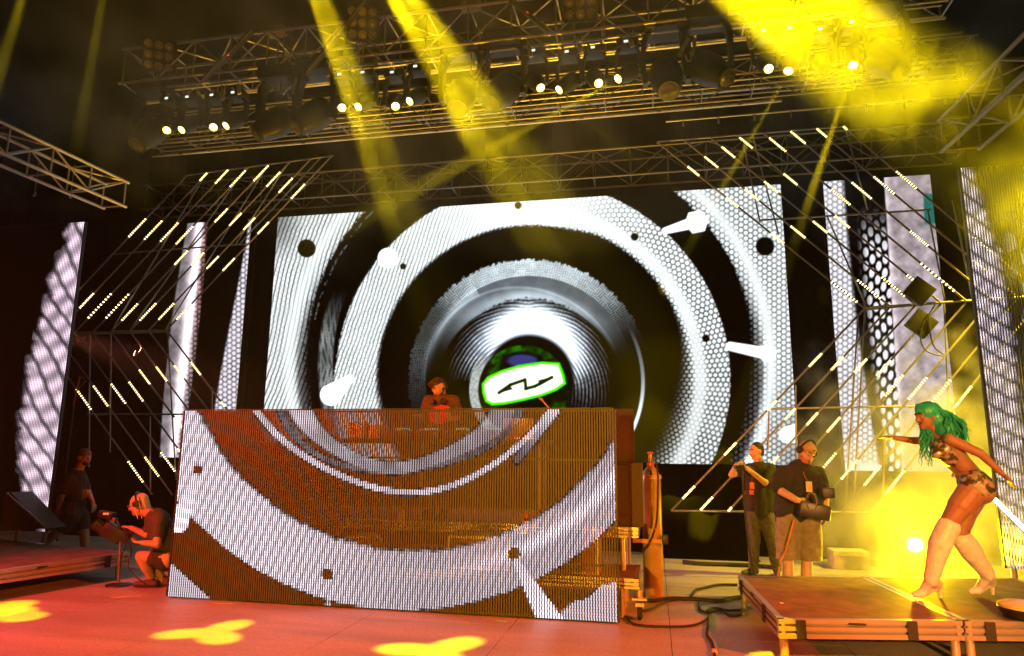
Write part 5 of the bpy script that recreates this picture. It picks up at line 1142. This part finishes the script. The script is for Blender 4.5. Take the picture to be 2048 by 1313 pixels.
# ---- man walking behind the left deck
Y = 9.35; bl = Blob(); B = Vector((J(150, 1130).x, Y, 0)); hc = J(170, 915, 0); hf = (.95, -.25, -.12); hu = (.1, 0, 1)
head(bl, hc, hf, hu, 1.05); bl.c(hc-Vector((.03, 0, .08)), J(156, 946), .057, .066)
sn, en, wn_ = J(140, 960, -.17), J(122, 995, -.20), J(116, 1018, -.16); sf, ef, wf = J(164, 956, .15), J(178, 988, .18), J(186, 1005, .10)
bl.chain([sn, en, wn_], [.058, .047, .033]).chain([sf, ef, wf], [.056, .045, .032]); hand(bl, wn_, (.05, 0, -1), (1, 0, .1), 1.05, .5, -1); hand(bl, wf, (.4, -.1, -.9), (-1, 0, -.2), 1.05, .5, 1)
bl.chain([J(152, 952), J(149, 990), J(148, 1022)], [.13, .135, .13]); ga = J(88, 1090, -.05)
bl.chain([J(146, 1030, -.09), J(118, 1062, -.1), J(92, 1085, -.08), J(70, 1108, -.05)], [.105, .075, .066, .045]); bl.chain([J(158, 1030, .09), J(168, 1060, .1), J(170, 1088, .1), J(170, 1118, .1), (J(170, 1130, .1).x, Y+.1, .08)], [.105, .078, .066, .06, .045])
p6 = person('man in black tee and dark shorts striding right behind the left deck', B, bl, SKIN); face(p6, hc, hf, hu, 1.05)
b = Blob(); b.chain([J(143, 957, -.1), J(160, 954, .1)], [.10, .10]).chain([J(152, 955), J(150, 990), J(148, 1018)], [.155, .16, .155]).chain([sn, sn.lerp(en, .6)], [.085, .078]).chain([sf, sf.lerp(ef, .6)], [.082, .075]); b.build('tee_shirt', BSHIRT, p6, vox=.013, it=4, wrinkle=.02)
b = Blob(); b.chain([J(150, 1022), J(144, 1032, -.09), J(128, 1052, -.1)], [.155, .13, .11]).chain([J(150, 1022), J(160, 1034, .09), J(166, 1052, .1)], [.155, .13, .11]); b.build('shorts', mat('dark_shorts', (.03, .026, .022), .85), p6, vox=.013, it=3, wrinkle=.02)
shoe(p6, J(70, 1110, -.05), (1, -.2), J(70, 1110, -.05).z-.1); shoe(p6, (J(170, 1130, .1).x, Y+.1, .1), (1, -.1), 0)
f_, s_, u_ = axes(hf, hu); b = Blob(); b.e(hc+u_*.055-f_*.02, (s_, f_, u_), (.090, .112, .086)).e(hc-f_*.07-u_*.02, (s_, f_, u_), (.082, .055, .10)).c(hc-f_*.09-u_*.05, hc-f_*.15-u_*.15, .05, .03); b.build('hair', mat('grey_brown_hair', (.16, .10, .07), .7), p6, vox=.011, it=2, wrinkle=.015)
b = Blob(); b.e(hc-u_*.08+f_*.055, (s_, f_, u_), (.05, .04, .045)); b.build('beard', HAIRD, p6, vox=.010, it=2)
MB().path([hc+s_*(.075*sin(a))+u_*.008+f_*(.02+.088*cos(a)) for a in np.linspace(-1.2, 1.2, 9)], .004, 5).build('glasses', ALU, p6)
badge(p6, J(170, 988, -.17), (.62, .55, .48), w=.08, h=.14); badge(p6, J(143, 1018, -.25), (.35, .22, .15), w=.14, h=.18)
MB().lathe(J(120, 1000, -.18), (-.2, 0, -1), [(-.012, .052), (.012, .050)], 14).build('wristband', white, p6)

# ================================================================== HAZE AND SMOKE
def volume(name, lo, hi, m):
    c = [(a+b)/2 for a, b in zip(lo, hi)]; o = MB().box(c, [b-a for a, b in zip(lo, hi)]).build(name, m, base=(c[0], c[1], lo[2])); tag(o, 'thin drifting stage haze' if name == 'haze' else 'yellow-lit smoke drifting over the stage', kind='stuff')
    return o
hz = bpy.data.materials.new('haze_air'); hz.use_nodes = True; nt = hz.node_tree
nt.nodes.remove(nt.nodes['Principled BSDF']); pv = nt.nodes.new('ShaderNodeVolumePrincipled')
pv.inputs['Color'].default_value = (0.95, 0.95, 0.92, 1); pv.inputs['Density'].default_value = 0.0012; pv.inputs['Anisotropy'].default_value = 0.2
nt.links.new(pv.outputs[0], nt.nodes['Material Output'].inputs['Volume'])
volume('haze', (-39, -30, -2.6), (33, 42, 11.2), hz)
def smoke_mat(name, lo, hi, density, soft, scale, t0, t1, floor_, erode=0.35):
    """drifting fog: noise density that dies away towards the sides of its box"""
    m = bpy.data.materials.new(name); m.use_nodes = True; nt = m.node_tree; k = nt.links; n = nt.nodes
    n.remove(n['Principled BSDF']); pv = n.new('ShaderNodeVolumePrincipled'); pv.inputs['Color'].default_value = (0.95, 0.95, 0.92, 1); pv.inputs['Anisotropy'].default_value = 0.2
    g = n.new('ShaderNodeNewGeometry'); sp = n.new('ShaderNodeSeparateXYZ'); k.new(g.outputs['Position'], sp.inputs[0])
    def mth(op, a, b=None):
        q = n.new('ShaderNodeMath'); q.operation = op
        for i, v in enumerate((a, b)):
            if v is None: continue
            if isinstance(v, (int, float)): q.inputs[i].default_value = v
            else: k.new(v, q.inputs[i])
        return q.outputs[0]
    def ramp(v, a, b):
        q = n.new('ShaderNodeMapRange'); q.interpolation_type = 'SMOOTHSTEP'; k.new(v, q.inputs[0]); q.inputs[1].default_value = a; q.inputs[2].default_value = b; return q.outputs[0]
    w = None
    for i in range(3):
        if not floor_ or i < 2: w_ = mth('MULTIPLY', ramp(sp.outputs[i], lo[i], lo[i]+soft[i]), ramp(sp.outputs[i], hi[i], hi[i]-soft[i]))
        else: w_ = ramp(sp.outputs[i], hi[i], hi[i]-soft[i])
        w = w_ if w is None else mth('MULTIPLY', w, w_)
    nz = n.new('ShaderNodeTexNoise'); nz.inputs['Scale'].default_value = scale; nz.inputs['Detail'].default_value = 2; nz.inputs['Distortion'].default_value = 0.0; k.new(g.outputs['Position'], nz.inputs['Vector'])
    d = mth('MULTIPLY', ramp(mth('ADD', nz.outputs['Fac'], mth('MULTIPLY', mth('SUBTRACT', w, 1.0), erode)), t0, t1), density)
    d = mth('MULTIPLY', d, ramp(w, 0.0, 0.25))
    k.new(d, pv.inputs['Density']); k.new(pv.outputs[0], n['Material Output'].inputs['Volume'])
    return m
lo, hi = (-11.5, 5.3, 4.5), (7.5, 8.7, 9.2); volume('smoke', lo, hi, smoke_mat('beam_smoke', lo, hi, 0.11, (1.2, .5, 1.2), 1.5, 0.30, 0.72, False))
lo, hi = (-7.0, 8.72, 4.6), (7.0, 12.4, 7.9); volume('smoke', lo, hi, smoke_mat('rear_smoke', lo, hi, 0.022, (1.2, .3, .9), 0.9, 0.25, 0.70, False))
lo, hi = (1.1, 9.0, 0.03), (8.0, 13.0, 4.58); volume('smoke', lo, hi, smoke_mat('floor_smoke', lo, hi, 0.6, (2.2, 1.0, 4.2), 1.9, 0.27, 0.60, True, 0.36))
lo, hi = (2.9, 5.6, 2.5), (7.5, 8.8, 5.7); volume('smoke', lo, hi, smoke_mat('side_smoke', lo, hi, 0.11, (1.0, .5, 1.1), 1.5, 0.30, 0.72, False))
cyc.volume_step_rate = 6.0; cyc.volume_max_steps = 128
